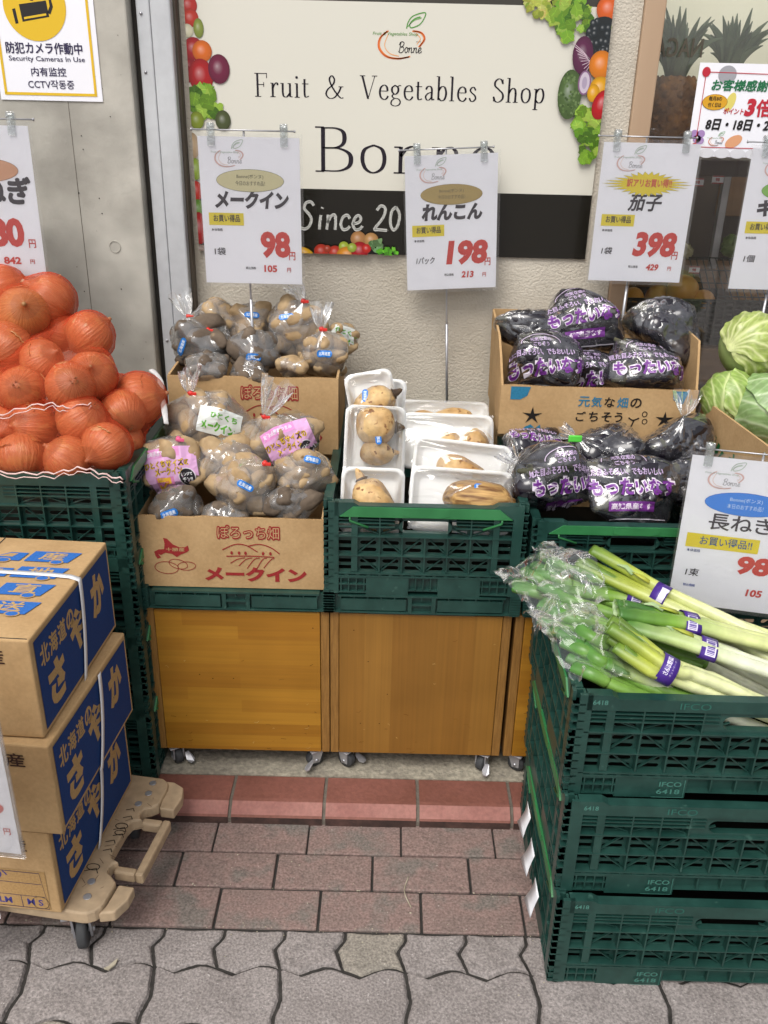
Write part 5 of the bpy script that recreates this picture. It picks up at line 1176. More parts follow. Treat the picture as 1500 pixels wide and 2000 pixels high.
def film_mesh(pts,seed,knot=None,wr=.0022,sub=4,pad=1.03,folds=9):
    """bag film stretched over the contents, pulled up to the knot; everything about the centre of pts"""
    c=sum(pts,Vector())/len(pts); t=hull_bvh(pts); v,f=ICO4 if sub==4 else ICO5; out=[]
    kd=(knot-c).normalized() if knot is not None else None; kl=(knot-c).length if knot is not None else 0
    if kd is not None: ax=kd.orthogonal().normalized(); ay=kd.cross(ax)
    for d in v:
        h=t.ray_cast(c,d)
        r=(h[0]-c).length*pad if h[0] is not None else .02
        w_=abs(nz(d,3.2,seed))*2-0.5; r+=wr*1.3*w_+wr*.8*nz(d,8,seed+3)
        if kd is not None:
            cs=d.dot(kd)
            if cs>.5:
                k=((cs-.5)/.5); k=k*k*(3-2*k)
                az=math.atan2(d.dot(ay),d.dot(ax)); pl=1+.10*math.sin(folds*az+seed)*k*(1-k)*4*.5
                axial=r*cs; lat=r*math.sqrt(max(0,1-cs*cs))*pl
                q=k**2.2; A=axial*(1-q)+kl*q; Lr=lat*(1-.92*q)
                out.append(c+kd*A+(ax*math.cos(az)+ay*math.sin(az))*Lr); continue
        out.append(c+d*r)
    return c,out,f
def tail_mesh(b,k,d,ln,wid,seed,mi=0,flat=.5):
    """gathered neck fanning out above the tie"""
    d=Vector(d).normalized(); ax=Vector((1,0,0))-d*d.x; ax.normalize(); ay=d.cross(ax); n=40; m=8; vs=[]; rnd=random.Random(seed); ph=rnd.uniform(0,6)
    for j in range(m+1):
        t=j/m; rr=.005+wid*(t**.8)
        for i in range(n):
            a=2*math.pi*i/n; pl=1+(.35*math.sin(5*a+ph)+.22*math.sin(11*a+2*ph))*min(1,t*3)
            l=ln*t*(1+.22*t*math.sin(3*a+ph)+.12*t*math.sin(7*a))
            vs.append(k+d*l+ax*(rr*pl*math.cos(a))+ay*(rr*pl*flat*math.sin(a))+ax*(.01*t*t*math.sin(ph)))
    b.add(vs,[(j*n+i,j*n+(i+1)%n,(j+1)*n+(i+1)%n,(j+1)*n+i) for j in range(m) for i in range(n)],mi,None,True)
def bvh_of(vs,fs): return BVHTree.FromPolygons([tuple(p) for p in vs],fs)
def view_frame(c,px=0,roll=0):
    """print frame facing the street side and upward, where shoppers look from"""
    n=Vector((-c.x*.35,-1,.62)).normalized(); x=Vector((0,0,1)).cross(n); x=-x if x.x<0 else x
    x.normalize(); y=n.cross(x); y.normalize()
    x2=x*math.cos(roll)+y*math.sin(roll); y2=-x*math.sin(roll)+y*math.cos(roll)
    return frame(c,x2,y2)
def sticker(root,bvh,at,txt,rot=0,inv=None,col='#1c72c4',nm='origin_label',w=.034,h=.014):
    p=Pr(); p.rect(-w/2+h*.4,-h/2,w/2-h*.4,h/2,col,1,6); p.ell(-w/2+h*.45,0,h*.45,h/2,col,1,n=14,rings=2); p.ell(w/2-h*.45,0,h*.45,h/2,col,1,n=14,rings=2); p.rect(-w/2+h*.4,-h*.3,w/2-h*.4,h*.3,col,1,5)
    p.text(txt,0,-h*.27,h*.55,'#dfe6ee',2,an='c',w=w*.74,bold=.02)
    return p.drape(nm,root,bvh,view_frame(at,0,rot),'film_print',.0016,inv)
PG='bags of potatoes'
def potato_bag(label,px,py,rx,ry,kind,Y,seed,n=None,tie=None,tiec='red_tie',tail=None,stick=None,pink=None,green=None,r=.027,depth=.75,group=PG,mat='clear'):
    c=atY(px,py,Y); s=1/pxm(Y,c.z); rad=(rx*s,max(.034,min(rx,ry)*s*depth),ry*s)
    rad=tuple(a*1.17 for a in rad); n=n or max(4,min(14,int(rad[0]*rad[1]*rad[2]/(r**3)*1.05)))
    root=thing('potato_bag',label,'potato bag',c-Vector((0,0,rad[2])),0,group); L=Vector((0,0,rad[2]))
    rnd=random.Random(seed); P=pack(n,rad,r,seed,90); hp=[]
    for p in P:
        me=rnd.choice(POT[kind]); o=link('potato',me,root,p+L); e=(rnd.uniform(0,3),rnd.uniform(0,3),rnd.uniform(0,3)); o.rotation_euler=e
        if max(rad)>.04: o.rotation_euler=(rnd.uniform(1,2.1),rnd.uniform(-.6,.6),rnd.uniform(-1.3,1.3)) if rnd.random()<.7 else e
        k=r/.027; o.scale=(k,k,k)
        M_=o.rotation_euler.to_matrix()
        hp+= [p+L+M_@(q.co*k) for q in list(me.vertices)[::9]]
    kn=None
    if tie: kn=atY(tie[0],tie[1],Y-.02)-root.location
    c0,vs,fs=film_mesh(hp,seed,kn); b=MB(); b.add(vs,fs,0,None,True)
    if kn is not None and tail:
        td=atY(tail[0],tail[1],Y-.01)-root.location-kn; tail_mesh(b,kn,td,td.length,td.length*.34,seed)
    b.obj('film',mat,root); bv=bvh_of(vs,fs)
    if kn is not None:
        b=MB(); d=(kn-c0).normalized(); b.tube([kn-d*.005,kn,kn+d*.005],[.0048,.0055,.0048],12); b.bbox(kn.x+.002,kn.x+.013,kn.y-.0055,kn.y-.003,kn.z-.0035,kn.z+.0035,.001); b.obj('tie',tiec,root)
    def pt(q): return atY(q[0],q[1],Y-.06)-root.location
    if stick: sticker(root,bv,pt(stick),'北海道産',R(stick[2]) if len(stick)>2 else 0)
    if green:
        p=Pr(); p.rect(-.042,-.026,.042,.026,'#cfd3cf',1,10); p.text('ひとくち',-.016,.004,.013,'#5aa32c',2,w=.05,bold=.04); p.text('メークイン',-.034,-.020,.018,'#5aa32c',2,w=.066,bold=.06)
        p.drape('printed_label',root,bv,view_frame(pt(green),0,R(green[2])),'film_print',.0016)
    if pink:
        p=Pr(); SC=1.22; PK='#c9549a'; W='#cf9fc8'
        p.rect(-.040,-.030,.044,.036,W,1,12); p.rect(-.056,-.052,.056,-.030,PK,1,10)
        p.rect(-.040,.020,.020,.036,'#cf86bb',2,8); p.text('北海道産おつまみ',-.036,.024,.008,'#e2d3e2',3,w=.052,bold=.03)
        for t,x,y_,w in (('ひとくちサイズの',-.040,.003,.074),('メークイン',-.024,-.009,.045)): p.text(t,x,y_,.0125,'#4a2410',2,w=w,bold=.075); p.text(t,x,y_,.0125,'#d9b41c',3,w=w,bold=.02)
        p.rect(-.024,-.029,.004,-.011,'#c77aa6',2,5); p.rect(-.022,-.027,-.001,-.012,'#d6a52c',3,5); p.text('レンジ',-.020,-.0225,.006,'#c4542c',4,w=.016,bold=.03)
        p.ell(.026,-.014,.0135,.0135,'#d8d3d8',2,rings=3); p.ell(.026,-.014,.0122,.0122,'#1d1a20',3,rings=3); p.text('レンジで',.017,-.0125,.005,'#dedede',4,w=.018,bold=.03); p.text('チン!!',.018,-.0215,.0065,'#dedede',4,w=.016,bold=.03)
        for x in (-.044,-.024,.014,.034,.05): p.ring(x,-.041,.006,.006,.0012,'#dc8fc0',2,14)
        p.v=[Vector((q.x*SC,q.y*SC,q.z)) for q in p.v]
        p.drape('printed_band',root,bv,view_frame(pt(pink),0,R(pink[2])),'film_print',.0016)
    return root
# front carton
potato_bag('bag of dark earthy potatoes with a blue label, front left corner of the front carton',345,985,78,40,'dark',1.63,11,stick=(327,1002,24),depth=.8)
potato_bag('small bag of dark potatoes, front centre of the front carton',440,1003,45,26,'dark',1.63,12,r=.022)
potato_bag('bag of dark potatoes in the front right corner of the front carton',562,985,72,36,'dark',1.645,13)
potato_bag('tan potato bag with red tie and slanted blue label, centre of the front carton',482,952,66,62,'tan',1.665,14,tie=(517,905),stick=(478,948,-24),depth=.7)
potato_bag('small tan potato bag with a blue label near its top, right in the front carton',592,928,50,62,'tan',1.685,15,stick=(607,892,-8),r=.023)
potato_bag('bag of tan potatoes lying mid carton, left of the red tied bag',445,905,70,52,'tan',1.72,16,depth=.8)
potato_bag('potato bag with pink printed band, on the left edge of the front carton',330,905,66,58,'tan',1.70,17,tie=(348,858),tiec='pink_tie',pink=(328,915,10),depth=.7)
potato_bag('potato bag with green lettered white label and upright twisted neck in the front carton',410,822,80,62,'tan',1.79,18,tie=(372,768),tail=(362,728),green=(425,822,-10),depth=.7)
potato_bag('potato bag with slanting pink band and red tied neck, right of the front carton',552,862,76,56,'tan',1.765,19,tie=(516,814),tail=(548,758),pink=(565,868,26),depth=.7)
# rear carton
potato_bag('small bag of dark potatoes in the front left corner of the rear carton',405,722,66,28,'dark',1.905,21,r=.023)
potato_bag('low bag of dark potatoes, front centre of the rear carton',485,730,60,26,'dark',1.91,22,r=.023)
potato_bag('small bag of tan potatoes, front right of the rear carton',572,718,34,24,'tan',1.91,23,n=3,r=.022)
potato_bag('bag of dark potatoes with a blue label in the middle of the rear carton',497,690,70,40,'dark',1.965,24,stick=(493,695,0))
potato_bag('bag of tan potatoes with red tie and blue label, right end of the rear carton',634,692,46,48,'tan',1.965,25,tie=(628,643),stick=(633,688,0),r=.024,tail=(622,600))
potato_bag('bag of dark potatoes at the left end of the rear carton',393,668,56,52,'dark',1.995,26,tie=(406,645),stick=(352,672,60))
potato_bag('clear glossy bag of tan potatoes standing upright with red tie, rear carton',578,645,54,62,'tan',2.02,27,tie=(592,588),tail=(578,556),stick=(557,612,6))
potato_bag('bag of tan potatoes behind the dark labelled bag in the rear carton',492,634,52,38,'tan',2.05,28,tail=None,stick=(488,606,0))
potato_bag('bag of tan potatoes at the back left of the rear carton with gathered neck',428,622,62,36,'tan',2.06,29,tie=(368,618),tail=(355,578))
potato_bag('bag of potatoes with green printed label at the back right corner of the rear carton',664,662,30,38,'tan',2.06,30,r=.023,green=(668,650,0))
# ---- eggplants
def egg_mesh(seed):
    b=MB(); n=18; prof=[(0,-.070),(.014,-.069),(.024,-.062),(.030,-.045),(.0315,-.02),(.029,.01),(.023,.04),(.016,.058),(.012,.064)]
    b.lathe(prof,n,0); b.lathe([(.0135,.052),(.0165,.056),(.014,.064),(.006,.067),(.0045,.085),(0,.086)],10,1)
    for q in b.v:
        q.x+=.010*math.sin((q.z+.07)*18+seed)*(1 if seed%2 else -1); k=1+.07*nz(q*30,1,seed); q.x*=k; q.y*=k
    me=bpy.data.meshes.new('eggplant'); me.from_pydata([tuple(q) for q in b.v],[],b.f); me.materials.append(MATS['eggplant']); me.materials.append(MATS['calyx']); me.polygons.foreach_set('material_index',b.m); me.polygons.foreach_set('use_smooth',[True]*len(b.f)); return me
EGG=[egg_mesh(i) for i in range(4)]
def egg_bag(label,px,py,rx,ry,Y,seed,n=5,prt=None,tie=None,tail=None,tiec=None,roll=0,mat='clear_wet',ang=0,depth=.75,sc=1.0,part='full'):
    c=atY(px,py,Y); s=1/pxm(Y,c.z); rad=(rx*s*1.12,max(.05,min(rx,ry)*s*depth),ry*s*(1.36 if Y>1.85 else 1.12)); n=n+(2 if Y>1.85 else 0); r=.034*sc
    root=thing('eggplant_bag',label,'eggplant bag',c-Vector((0,0,rad[2])),0,'bags of eggplant'); L=Vector((0,0,rad[2])); rnd=random.Random(seed); P=pack(n,rad,r,seed); hp=[]
    for p in P:
        me=rnd.choice(EGG); o=link('eggplant',me,root); g=R(90)+rnd.uniform(-.35,.35)
        o.rotation_euler=(rnd.uniform(-.4,.4),g,ang+rnd.uniform(-.5,.5)+(3.14 if rnd.random()<.5 else 0)); k=min(sc,rad[0]/.075); o.scale=(k,k,k)
        p=Vector((p.x*.35,p.y,p.z)); o.location=p+L; M_=o.rotation_euler.to_matrix(); hp+= [p+L+M_@(q.co*k) for q in list(me.vertices)[::5]]
    kn=atY(tie[0],tie[1],Y-.02)-root.location if tie else None
    c0,vs,fs=film_mesh(hp,seed,kn,wr=.003,sub=5,pad=1.05,folds=11); b=MB(); b.add(vs,fs,0,None,True)
    if kn is not None and tail: td=atY(tail[0],tail[1],Y-.01)-root.location-kn; tail_mesh(b,kn,td,td.length,td.length*.42,seed)
    b.obj('film',mat,root); bv=bvh_of(vs,fs)
    if kn is not None and tiec: b=MB(); b.bbox(kn.x-.014,kn.x+.014,kn.y-.012,kn.y-.006,kn.z-.008,kn.z+.006,.002); b.obj('tie',tiec,root)
    if prt:
        at=atY(prt[0],prt[1],Y-.07)-root.location; k=1.25*(prt[3] if len(prt)>3 else 1.0); p=Pr(); PU='#6d2f86'; LV='#b9a3c6'
        def o(t,x,y,h,w,b1): p.text(t,x*k-.0015,y*k-.001,h*k*1.07,'#d8cfda',2,w=w*k*1.02,bold=b1+.05); p.text(t,x*k,y*k,h*k,PU,3,w=w*k,bold=b1)
        o('もったいなす',-.056,-.004,.027,.132,.045)
        p.text('見た目ふそろい、でもおいしい',-.060*k,.028*k,.011*k,LV,2,w=.118*k,bold=.03)
        if part=='full':
            p.rect(-.030*k,-.027*k,.042*k,-.013*k,'#6a2d7e',1,6); p.text('高知県産なす',-.026*k,-.0245*k,.009*k,'#d5c8d8',2,w=.062*k,bold=.03)
            p.stroke([(-.075*k+.01*i*k,-.038*k) for i in range(16)],.0014*k,'#b9b3bd',1); p.rect(-.062*k,-.060*k,-.048*k,-.046*k,'#8d6fa0',1,2); p.text('ループしてね！',-.044*k,-.052*k,.005*k,'#a9a2ad',1,w=.026*k)
            p.rect(.045*k,-.060*k,.066*k,-.046*k,'#9a90a2',1,3)
            for i in range(9): p.rect((.047+.002*i)*k,-.058*k,(.0478+.002*i+.0005*(i%3))*k,-.048*k,'#4a4350',2)
        ar=[(.034*k*math.cos(t),.050*k+.020*k*math.sin(t)) for t in [math.pi*i/16 for i in range(17)]]; p.stroke(ar,.0014*k,'#b9a9c0',1); p.text('元気な畑の',-.018*k,.054*k,.008*k,LV,2,w=.036*k,bold=.02); p.text('ごちそう',-.014*k,.044*k,.008*k,LV,2,w=.028*k,bold=.02)
        p.drape('printed_text',root,bv,view_frame(at,0,R(prt[2])),'film_print',.002)
    return root
egg_bag('plain dark eggplant bag in the back left corner of the cut-down carton',1030,646,50,32,2.03,41,4)
egg_bag('printed eggplant bag on top at the back centre of the cut-down carton',1140,634,86,48,2.03,42,5,prt=(1140,622,8),tie=(1145,575))
egg_bag('crumpled clear unprinted eggplant bag on top, right of the cut-down carton',1292,646,86,48,2.02,43,5,tie=None,roll=.3)
egg_bag('eggplant bag with purple lettering peeping out between the two front bags of the carton',1165,728,48,36,1.96,44,3,prt=(1165,742,4,.9),part='top',sc=.8)
egg_bag('printed eggplant bag, front left in the cut-down carton',1068,716,70,56,1.925,45,4,prt=(1062,722,3),part='top',sc=.9)
egg_bag('printed eggplant bag, front right in the cut-down carton',1262,728,86,54,1.925,46,5,prt=(1270,726,-2),part='top',tie=(1235,686))
egg_bag('flat printed eggplant bag at the back left of the green crate',1042,874,56,27,1.80,51,3,prt=(1050,850,-8,.7),part='top',sc=.85)
egg_bag('eggplant bag with a green tie at the back of the green crate',1180,888,80,42,1.77,52,5,tie=(1122,853),tiec='green_tie',tail=(1098,838))
egg_bag('eggplant bag with a knotted fanned-out top at the back right of the green crate',1322,864,76,46,1.78,53,5,tie=(1335,812),tail=(1345,772))
egg_bag('eggplant bag partly behind the leek price card',1345,932,56,50,1.70,54,4)
egg_bag('large printed eggplant bag with gathered corner, front left of the green crate',1068,948,86,80,1.665,55,6,prt=(1110,958,8,.95),tie=(1010,905),tail=(985,880))
egg_bag('large printed eggplant bag with barcode, front centre of the green crate',1235,962,98,80,1.655,56,7,prt=(1232,960,2,1.05))
# ---- lotus root trays
def tray(label,ctr,tilt,roll,roots,w=.2,h=.135,d=.026,stick=None,pan=0,bulge=.0):
    """shallow foam tray; local x right, y up its face, z out of the dish"""
    root=thing('lotus_tray',label,'food tray',ctr,0,'wrapped trays of lotus root'); 
    Mx=Matrix.Rotation(pan,4,'Z')@Matrix.Rotation(tilt,4,'X')@Matrix.Rotation(roll,4,'Z')
    root.rotation_euler=Mx.to_euler()
    def rr(a,c,r,z,n=6):
        o=[]
        for sx,sy,a0 in ((1,1,0),(-1,1,90),(-1,-1,180),(1,-1,270)):
            for i in range(n+1): g=R(a0+90*i/n); o.append(Vector((sx*(a-r)+r*math.cos(g),sy*(c-r)+r*math.sin(g),z)))
        return o
    W,H=w/2,h/2; L=[rr(W-.012,H-.012,.016,-d-.0025),rr(W-.003,H-.003,.018,-.006),rr(W,H,.018,-.004),rr(W,H,.018,0),rr(W-.006,H-.006,.016,.001),rr(W-.008,H-.008,.015,-.002),rr(W-.016,H-.016,.013,-d+.002),rr(W-.022,H-.022,.01,-d)]
    n=len(L[0]); b=MB(); b.add([p for q in L for p in q],[(k*n+i,k*n+(i+1)%n,(k+1)*n+(i+1)%n,(k+1)*n+i) for k in range(len(L)-1) for i in range(n)]+[list(range(n))[::-1],[(len(L)-1)*n+i for i in range(n)]],0,None,True); b.obj('foam_tray','foam',root)
    hp=rr(W-.002,H-.002,.016,.0015,2)+rr(W,H,.016,-.01,2)
    for (x,y,a,rx,ry,tip,mt) in roots:
        rx*=1.12; ry*=1.10
        b=MB(); T=Matrix.Translation((x,y,-d+ry*.80))@Matrix.Rotation(R(a),4,'Z')@Matrix.Rotation(R(90),4,'Y')
        prof=[(0,-rx*1.0)]+[(ry*math.cos(math.asin(t))**.75,rx*t) for t in (-.985,-.93,-.8,-.6,-.3,0,.3,.6,.8,.92)]+[(ry*.30,rx*.985),(ry*.22,rx*1.06)]
        b.lathe(prof,22,0,T=T)
        sd=random.Random(int(x*1e4+y*3e3)).random()*9
        for q in b.v: k=nz(q,28,sd); q+= Vector((0,0,1))*(.005*k)+Vector((.005*nz(q,30,sd+2),.005*nz(q,30,sd+4),0))
        
        if mt=='lotus_dark':
            for q in b.v: q.z=max(q.z,-d+.001); q+=Vector((0,0,.004*abs(nz((q.x*14,q.y*60,q.z*60),1,3)))); q.y+=.003*nz((q.x*18,q.y*70,1),1,5)
        hp+= [q.copy() for q in b.v[::7]]; o=b.obj('lotus_root',mt,root)
        if tip:
            b=MB(); b.lathe([(ry*.28,rx*1.02),(ry*.34,rx*1.06),(ry*.25,rx*1.10),(ry*.22,rx*1.2),(ry*.12,rx*1.42),(0,rx*1.5)],12,0,T=T); b.obj('root_tip','root_tip' if tip==1 else 'lotus',o)
            b=MB(); b.lathe([(ry*.30,rx*1.0),(ry*.36,rx*1.05),(ry*.28,rx*1.09)],12,0,T=T); b.obj('node','root_tip',o)
    bv=hull_bvh(hp); vs=[];n=36; m=26
    for j in range(m+1):
        for i in range(n+1):
            x,y=-W+.001+(w-.002)*i/n,-H+.001+(h-.002)*j/m; hh=bv.ray_cast(Vector((x,y,.3)),Vector((0,0,-1)))
            z=(hh[0].z if hh[0] is not None else .0)+.0012; vs.append(Vector((x,y,max(z,.0015)+.0006*nz((x*60,y*60,1),1,3))))
    fs=[(j*(n+1)+i,j*(n+1)+i+1,(j+1)*(n+1)+i+1,(j+1)*(n+1)+i) for j in range(m) for i in range(n)]
    b=MB(); b.add(vs,fs,0,None,True); b.obj('wrap_film','wrap',root)
    if stick:
        t=bvh_of(vs,fs); p=Pr(); w2,h2=.030,.0125; cc='#1c72c4'
        p.rect(-w2/2+h2*.4,-h2/2,w2/2-h2*.4,h2/2,cc,1,6); p.ell(-w2/2+h2*.45,0,h2*.45,h2/2,cc,1,n=14,rings=2); p.ell(w2/2-h2*.45,0,h2*.45,h2/2,cc,1,n=14,rings=2); p.text('茨城県産',0,-h2*.27,h2*.55,'#dfe6ee',2,an='c',w=w2*.74,bold=.02)
        g=R(stick[2]); p.drape('origin_label',root,t,frame((stick[0],stick[1],.06),(math.cos(g),math.sin(g),0),(-math.sin(g),math.cos(g),0)),'film_print',.0012)
    return root
LT='lotus_dark'; L1='lotus'
tray('white foam tray with a striped cut lotus root, front right of the lotus crate',atY(899,978,1.628),R(60),R(-2),[(.034,.004,-3,.062,.037,0,LT)],w=.205,h=.13,stick=(.038,.026,0),pan=R(-2))
tray('white foam tray with one lotus root and upside-down label, behind the front right tray',atY(899,925,1.725),R(58),R(-5),[(.004,.002,-22,.050,.030,1,L1)],w=.205,h=.14,stick=(.010,.008,180),pan=R(-2))
tray('white foam tray with two upright lotus roots, third from the front on the right',atY(874,862,1.825),R(50),R(-1),[(.005,-.012,100,.028,.025,0,L1),(.060,-.008,92,.033,.028,0,L1)],w=.2,h=.13)
tray('white foam tray lying at the back right of the lotus crate',atY(866,822,1.93),R(28),R(-1),[(-.040,-.005,170,.034,.026,0,L1),(.022,0,5,.045,.028,0,L1)],w=.21,h=.13,stick=(.03,.008,0))
tray('white foam tray with one long-necked lotus root, front left of the lotus crate',atY(727,978,1.632),R(60),R(-1),[(.004,-.010,118,.05,.036,2,L1)],w=.128,h=.135,stick=(.028,-.010,-82))
tray('white foam tray standing upright with two lotus roots, left of the lotus crate',atY(732,863,1.735),R(62),R(88),[(.034,.000,-92,.037,.037,1,L1),(-.022,-.004,-86,.030,.024,2,L1)],w=.152,h=.127,d=.03,stick=(.006,-.006,10),pan=R(2))
tray('tilted white foam tray with one lotus root at the back left of the lotus crate',atY(727,782,1.85),R(60),R(12),[(.002,-.010,18,.042,.033,1,L1)],w=.105,h=.13,stick=(-.014,.006,80))
tray('empty-looking white foam tray at the very back left, behind the tilted tray',atY(745,792,1.90),R(62),R(-4),[(0,-.02,0,.03,.025,0,L1)],w=.105,h=.125)
# ---- onions in orange nets
def onion_mesh(seed,mat):
    rnd=random.Random(seed); b=MB(); ft=rnd.uniform(.88,.98); n=28
    prof=[(0,-.97),(.10,-.965),(.16,-.95)]+[(math.cos(R(a)),math.sin(R(a))*ft) for a in (-68,-50,-30,-10,10,30,48,62)]+[(.30,.93*ft+.02),(.14,.99),(.085,1.06),(.07,1.14),(0,1.15)]
    b.lathe(prof,n,0)
    for q in b.v: k=1+.05*nz(q,1.3,seed)+.012*math.sin(9*math.atan2(q.y,q.x)+seed); q.x*=k; q.y*=k
    for i in range(14):
        a=rnd.uniform(0,6.28); b.tube([(.08*math.cos(a),.08*math.sin(a),-.95),(.14*math.cos(a+.3),.14*math.sin(a+.3),-1.02),(.17*math.cos(a+.5),.17*math.sin(a+.5),-1.03)],.012,4,1)
    # flaking skin
    for i in range(2):
        a=rnd.uniform(0,6.28); e=rnd.uniform(-.5,.6); 
        pts=[]
        for k in range(7): pts.append(Vector((math.cos(a+.11*k)*math.cos(e+.2*rnd.random()),math.sin(a+.11*k)*math.cos(e),math.sin(e+.1*rnd.random())*ft))*1.025)
        b.tube(pts,.035*rnd.random()+.02,4,2,flat=.2)
    me=bpy.data.meshes.new('onion'); me.from_pydata([tuple(q) for q in b.v],[],b.f)
    for mm in (mat,'dry_root','onion_tan'): me.materials.append(MATS[mm])
    me.polygons.foreach_set('material_index',b.m); me.polygons.foreach_set('use_smooth',[True]*len(b.f)); return me
ON=[onion_mesh(i,'onion') for i in range(5)]; ONT=onion_mesh(9,'onion_tan')
def onion_net(label,lst,seed,hem=None,hemw=.003):
    """lst: (px,py,rpx,Y)"""
    rnd=random.Random(seed); C=[atY(a,b_,Y) for a,b_,r,Y in lst]; c=sum(C,Vector())/len(C); z=min(q.z for q in C)-.05
    root=thing('onion_net',label,'net of onions',(c.x,c.y,z),0,'orange nets of onions'); hp=[]; sp=[]
    for q,(a,b_,r,Y) in zip(C,lst):
        me=ONT if (a,b_) in ((45,612),(205,872)) else rnd.choice(ON); rr=r/pxm(Y,q.z); o=link('onion',me,root,q-root.location); o.scale=(rr*.98,)*3
        o.rotation_euler=(rnd.uniform(.3,2.6),rnd.uniform(-.8,.8),rnd.uniform(0,6)); sp.append((q-root.location,rr))
        for d in ICO3[0][::5]: hp.append(q-root.location+d*rr*1.01)
    c0=sum((p for p,_ in sp),Vector())/len(sp); t=hull_bvh(hp); v,f=ICO5; vs=[]
    for d in v:
        h=t.ray_cast(c0,d); rh=(h[0]-c0).length if h[0] is not None else .05
        # furthest onion surface along d, softened: the net sags between onions
        best=0
        for p,rr in sp:
            m=p-c0; k=m.dot(d); e=m.length_squared-k*k
            if e<rr*rr and k+math.sqrt(rr*rr-e)>best: best=k+math.sqrt(rr*rr-e)
        r=(max(best,rh*.55)*.35+rh*.65) if best>0 else rh*.92
        vs.append(c0+d*(max(r,best)+.002+.0012*nz(d,14,seed)))
    b=MB(); b.add(vs,f,0,None,True); b.obj('net','net',root)
    if hem:
        bv=bvh_of(vs,f); pts=[]
        base=[atY(a,b_,Y)-root.location for a,b_,Y in hem]; base=cr(base,5)
        for i,q in enumerate(base): q=q+Vector((0,0,.003*math.sin(i*1.9))); pts.append(q)
        b=MB(); b.tube(pts,.0022,6,flat=.6); b.tube([q+Vector((0,-.001,-.0075+.002*math.sin(i*1.3))) for i,q in enumerate(pts)],.0016,5,flat=.6); b.obj('hem','white_hem',root)
    return root
onion_net('orange net of onions at the back, topmost of the pile',[(95,588,54,1.86),(45,612,52,1.80),(5,560,42,1.90),(15,682,56,1.74),(-30,640,50,1.80)],61)
onion_net('orange net of onions in the middle of the pile, with a ragged pink hem',[(175,655,48,1.80),(82,705,45,1.72),(178,735,50,1.70),(42,762,48,1.655),(137,755,50,1.645),(115,650,40,1.84),(-25,745,46,1.70)],62,hem=[(-10,815,1.60),(40,798,1.585),(95,788,1.58),(130,796,1.585),(178,787,1.60)])
onion_net('orange net of onions with white mesh strip, at the right side of the pile',[(272,778,52,1.75),(238,808,48,1.69),(225,770,40,1.78),(240,860,40,1.68)],63)
onion_net('orange net of onions lowest in front, hem lying over the crate rim',[(42,890,50,1.57),(132,897,48,1.56),(208,872,50,1.575),(158,820,50,1.62),(65,832,50,1.63),(-35,880,48,1.57),(10,835,45,1.63)],64,hem=[(-10,922,1.50),(60,925,1.50),(115,922,1.50),(160,914,1.498),(200,926,1.499),(240,936,1.50)])
q=[atY(295,722,1.80),atY(312,740,1.78),atY(318,780,1.75),atY(325,828,1.70)]
b=MB(); b.tube(cr(q,6),[.006+.001*math.sin(i) for i in range(19)],8,flat=.3); tag(b.obj('mesh_strip','white_mesh'),'white mesh strip hanging from the right onion net over the crate rim','strip')
# ---- cabbages
def cabbage(label,px,py,rp,Y,seed,green,vein,leaves):
    c=atY(px,py,Y); r=rp/pxm(Y,c.z); root=thing('cabbage',label,'cabbage',c-Vector((0,0,r)),0,'cabbages in the kraft carton'); L=Vector((0,0,r)); rnd=random.Random(seed)
    v,f=ICO4; b=MB(); b.add([L+q*r*(.955+.025*nz(q,2.2,seed)) for q in v],f,0,None,True); b.obj('heart','cabbage',root)
    GL=lin(green); VL=lin(vein)
    for k,(bs,ct,wide) in enumerate(leaves):
        base=Vector(bs).normalized(); ax=Vector(ct).normalized(); a=(base-ax*base.dot(ax)).normalized(); a2=ax.cross(a); n=150; m=46; vs=[]; cols=[]
        lim=lambda g:R(wide)*(1+.06*math.sin(3*g+seed+k)+.025*math.sin(8*g)+.02*nz((3*math.cos(g),3*math.sin(g),k),1.6,seed))
        for jj in range(m+1):
            for i_ in range(n):
                g=2*math.pi*i_/n; t=jj/m; u,w_=t*math.cos(g),t*math.sin(g)
                rho=math.hypot(1.05-u,w_); ph=math.atan2(w_,1.05-u)*(1-.16*rho); v_=0
                for q in range(-5,6):
                    dd=abs(ph-q*.245)*rho; sg=.030*(1.25-.42*rho)*(1.7 if q==0 else 1); v_=max(v_,math.exp(-(dd/max(.006,sg))**2)*(1 if rho>.12 else .6))
                v2=math.exp(-((((ph*9+rho*3.5)%1)-.5)/.09)**2)*.35*(1-v_)
                pk=abs(nz((u*5,w_*5,k*3),1,seed)); ruf=max(0,t-.80)/.2
                r_=r*(.965+.028*k+.014*v_+.020*pk*(1-v_)+ruf**1.6*(.045+.035*math.sin(7*g+k)+.02*math.sin(17*g)))
                th=lim(g)*t; d=ax*math.cos(th)+(a*math.cos(g)+a2*math.sin(g))*math.sin(th); vs.append(L+d*r_)
                f_=min(1,v_*.85+v2); sh=.82+.5*pk+.10*ruf; cols.append(tuple((GL[c_]*sh)*(1-f_)+VL[c_]*f_ for c_ in range(3)))
        lf=MB(); lf.v=vs
        for jj in range(m):
            for i_ in range(n):
                ids=[jj*n+i_,jj*n+(i_+1)%n,(jj+1)*n+(i_+1)%n,(jj+1)*n+i_]; lf.f.append(ids); lf.m.append(0); lf.sm.append(True); lf.c.append([cols[q] for q in ids])
        o=lf.obj('leaf','leek',root); sm=o.modifiers.new('t','SOLIDIFY'); sm.thickness=.0012
    return root
cabbage('pale green cabbage on top at the back of the cabbage carton',1470,678,66,1.94,71,'#8f9f4e','#c6cb93',(((-.6,-.6,.1),(.6,-.9,.35),82),((-.9,-.3,-.2),(-.1,-.6,.9),66)))
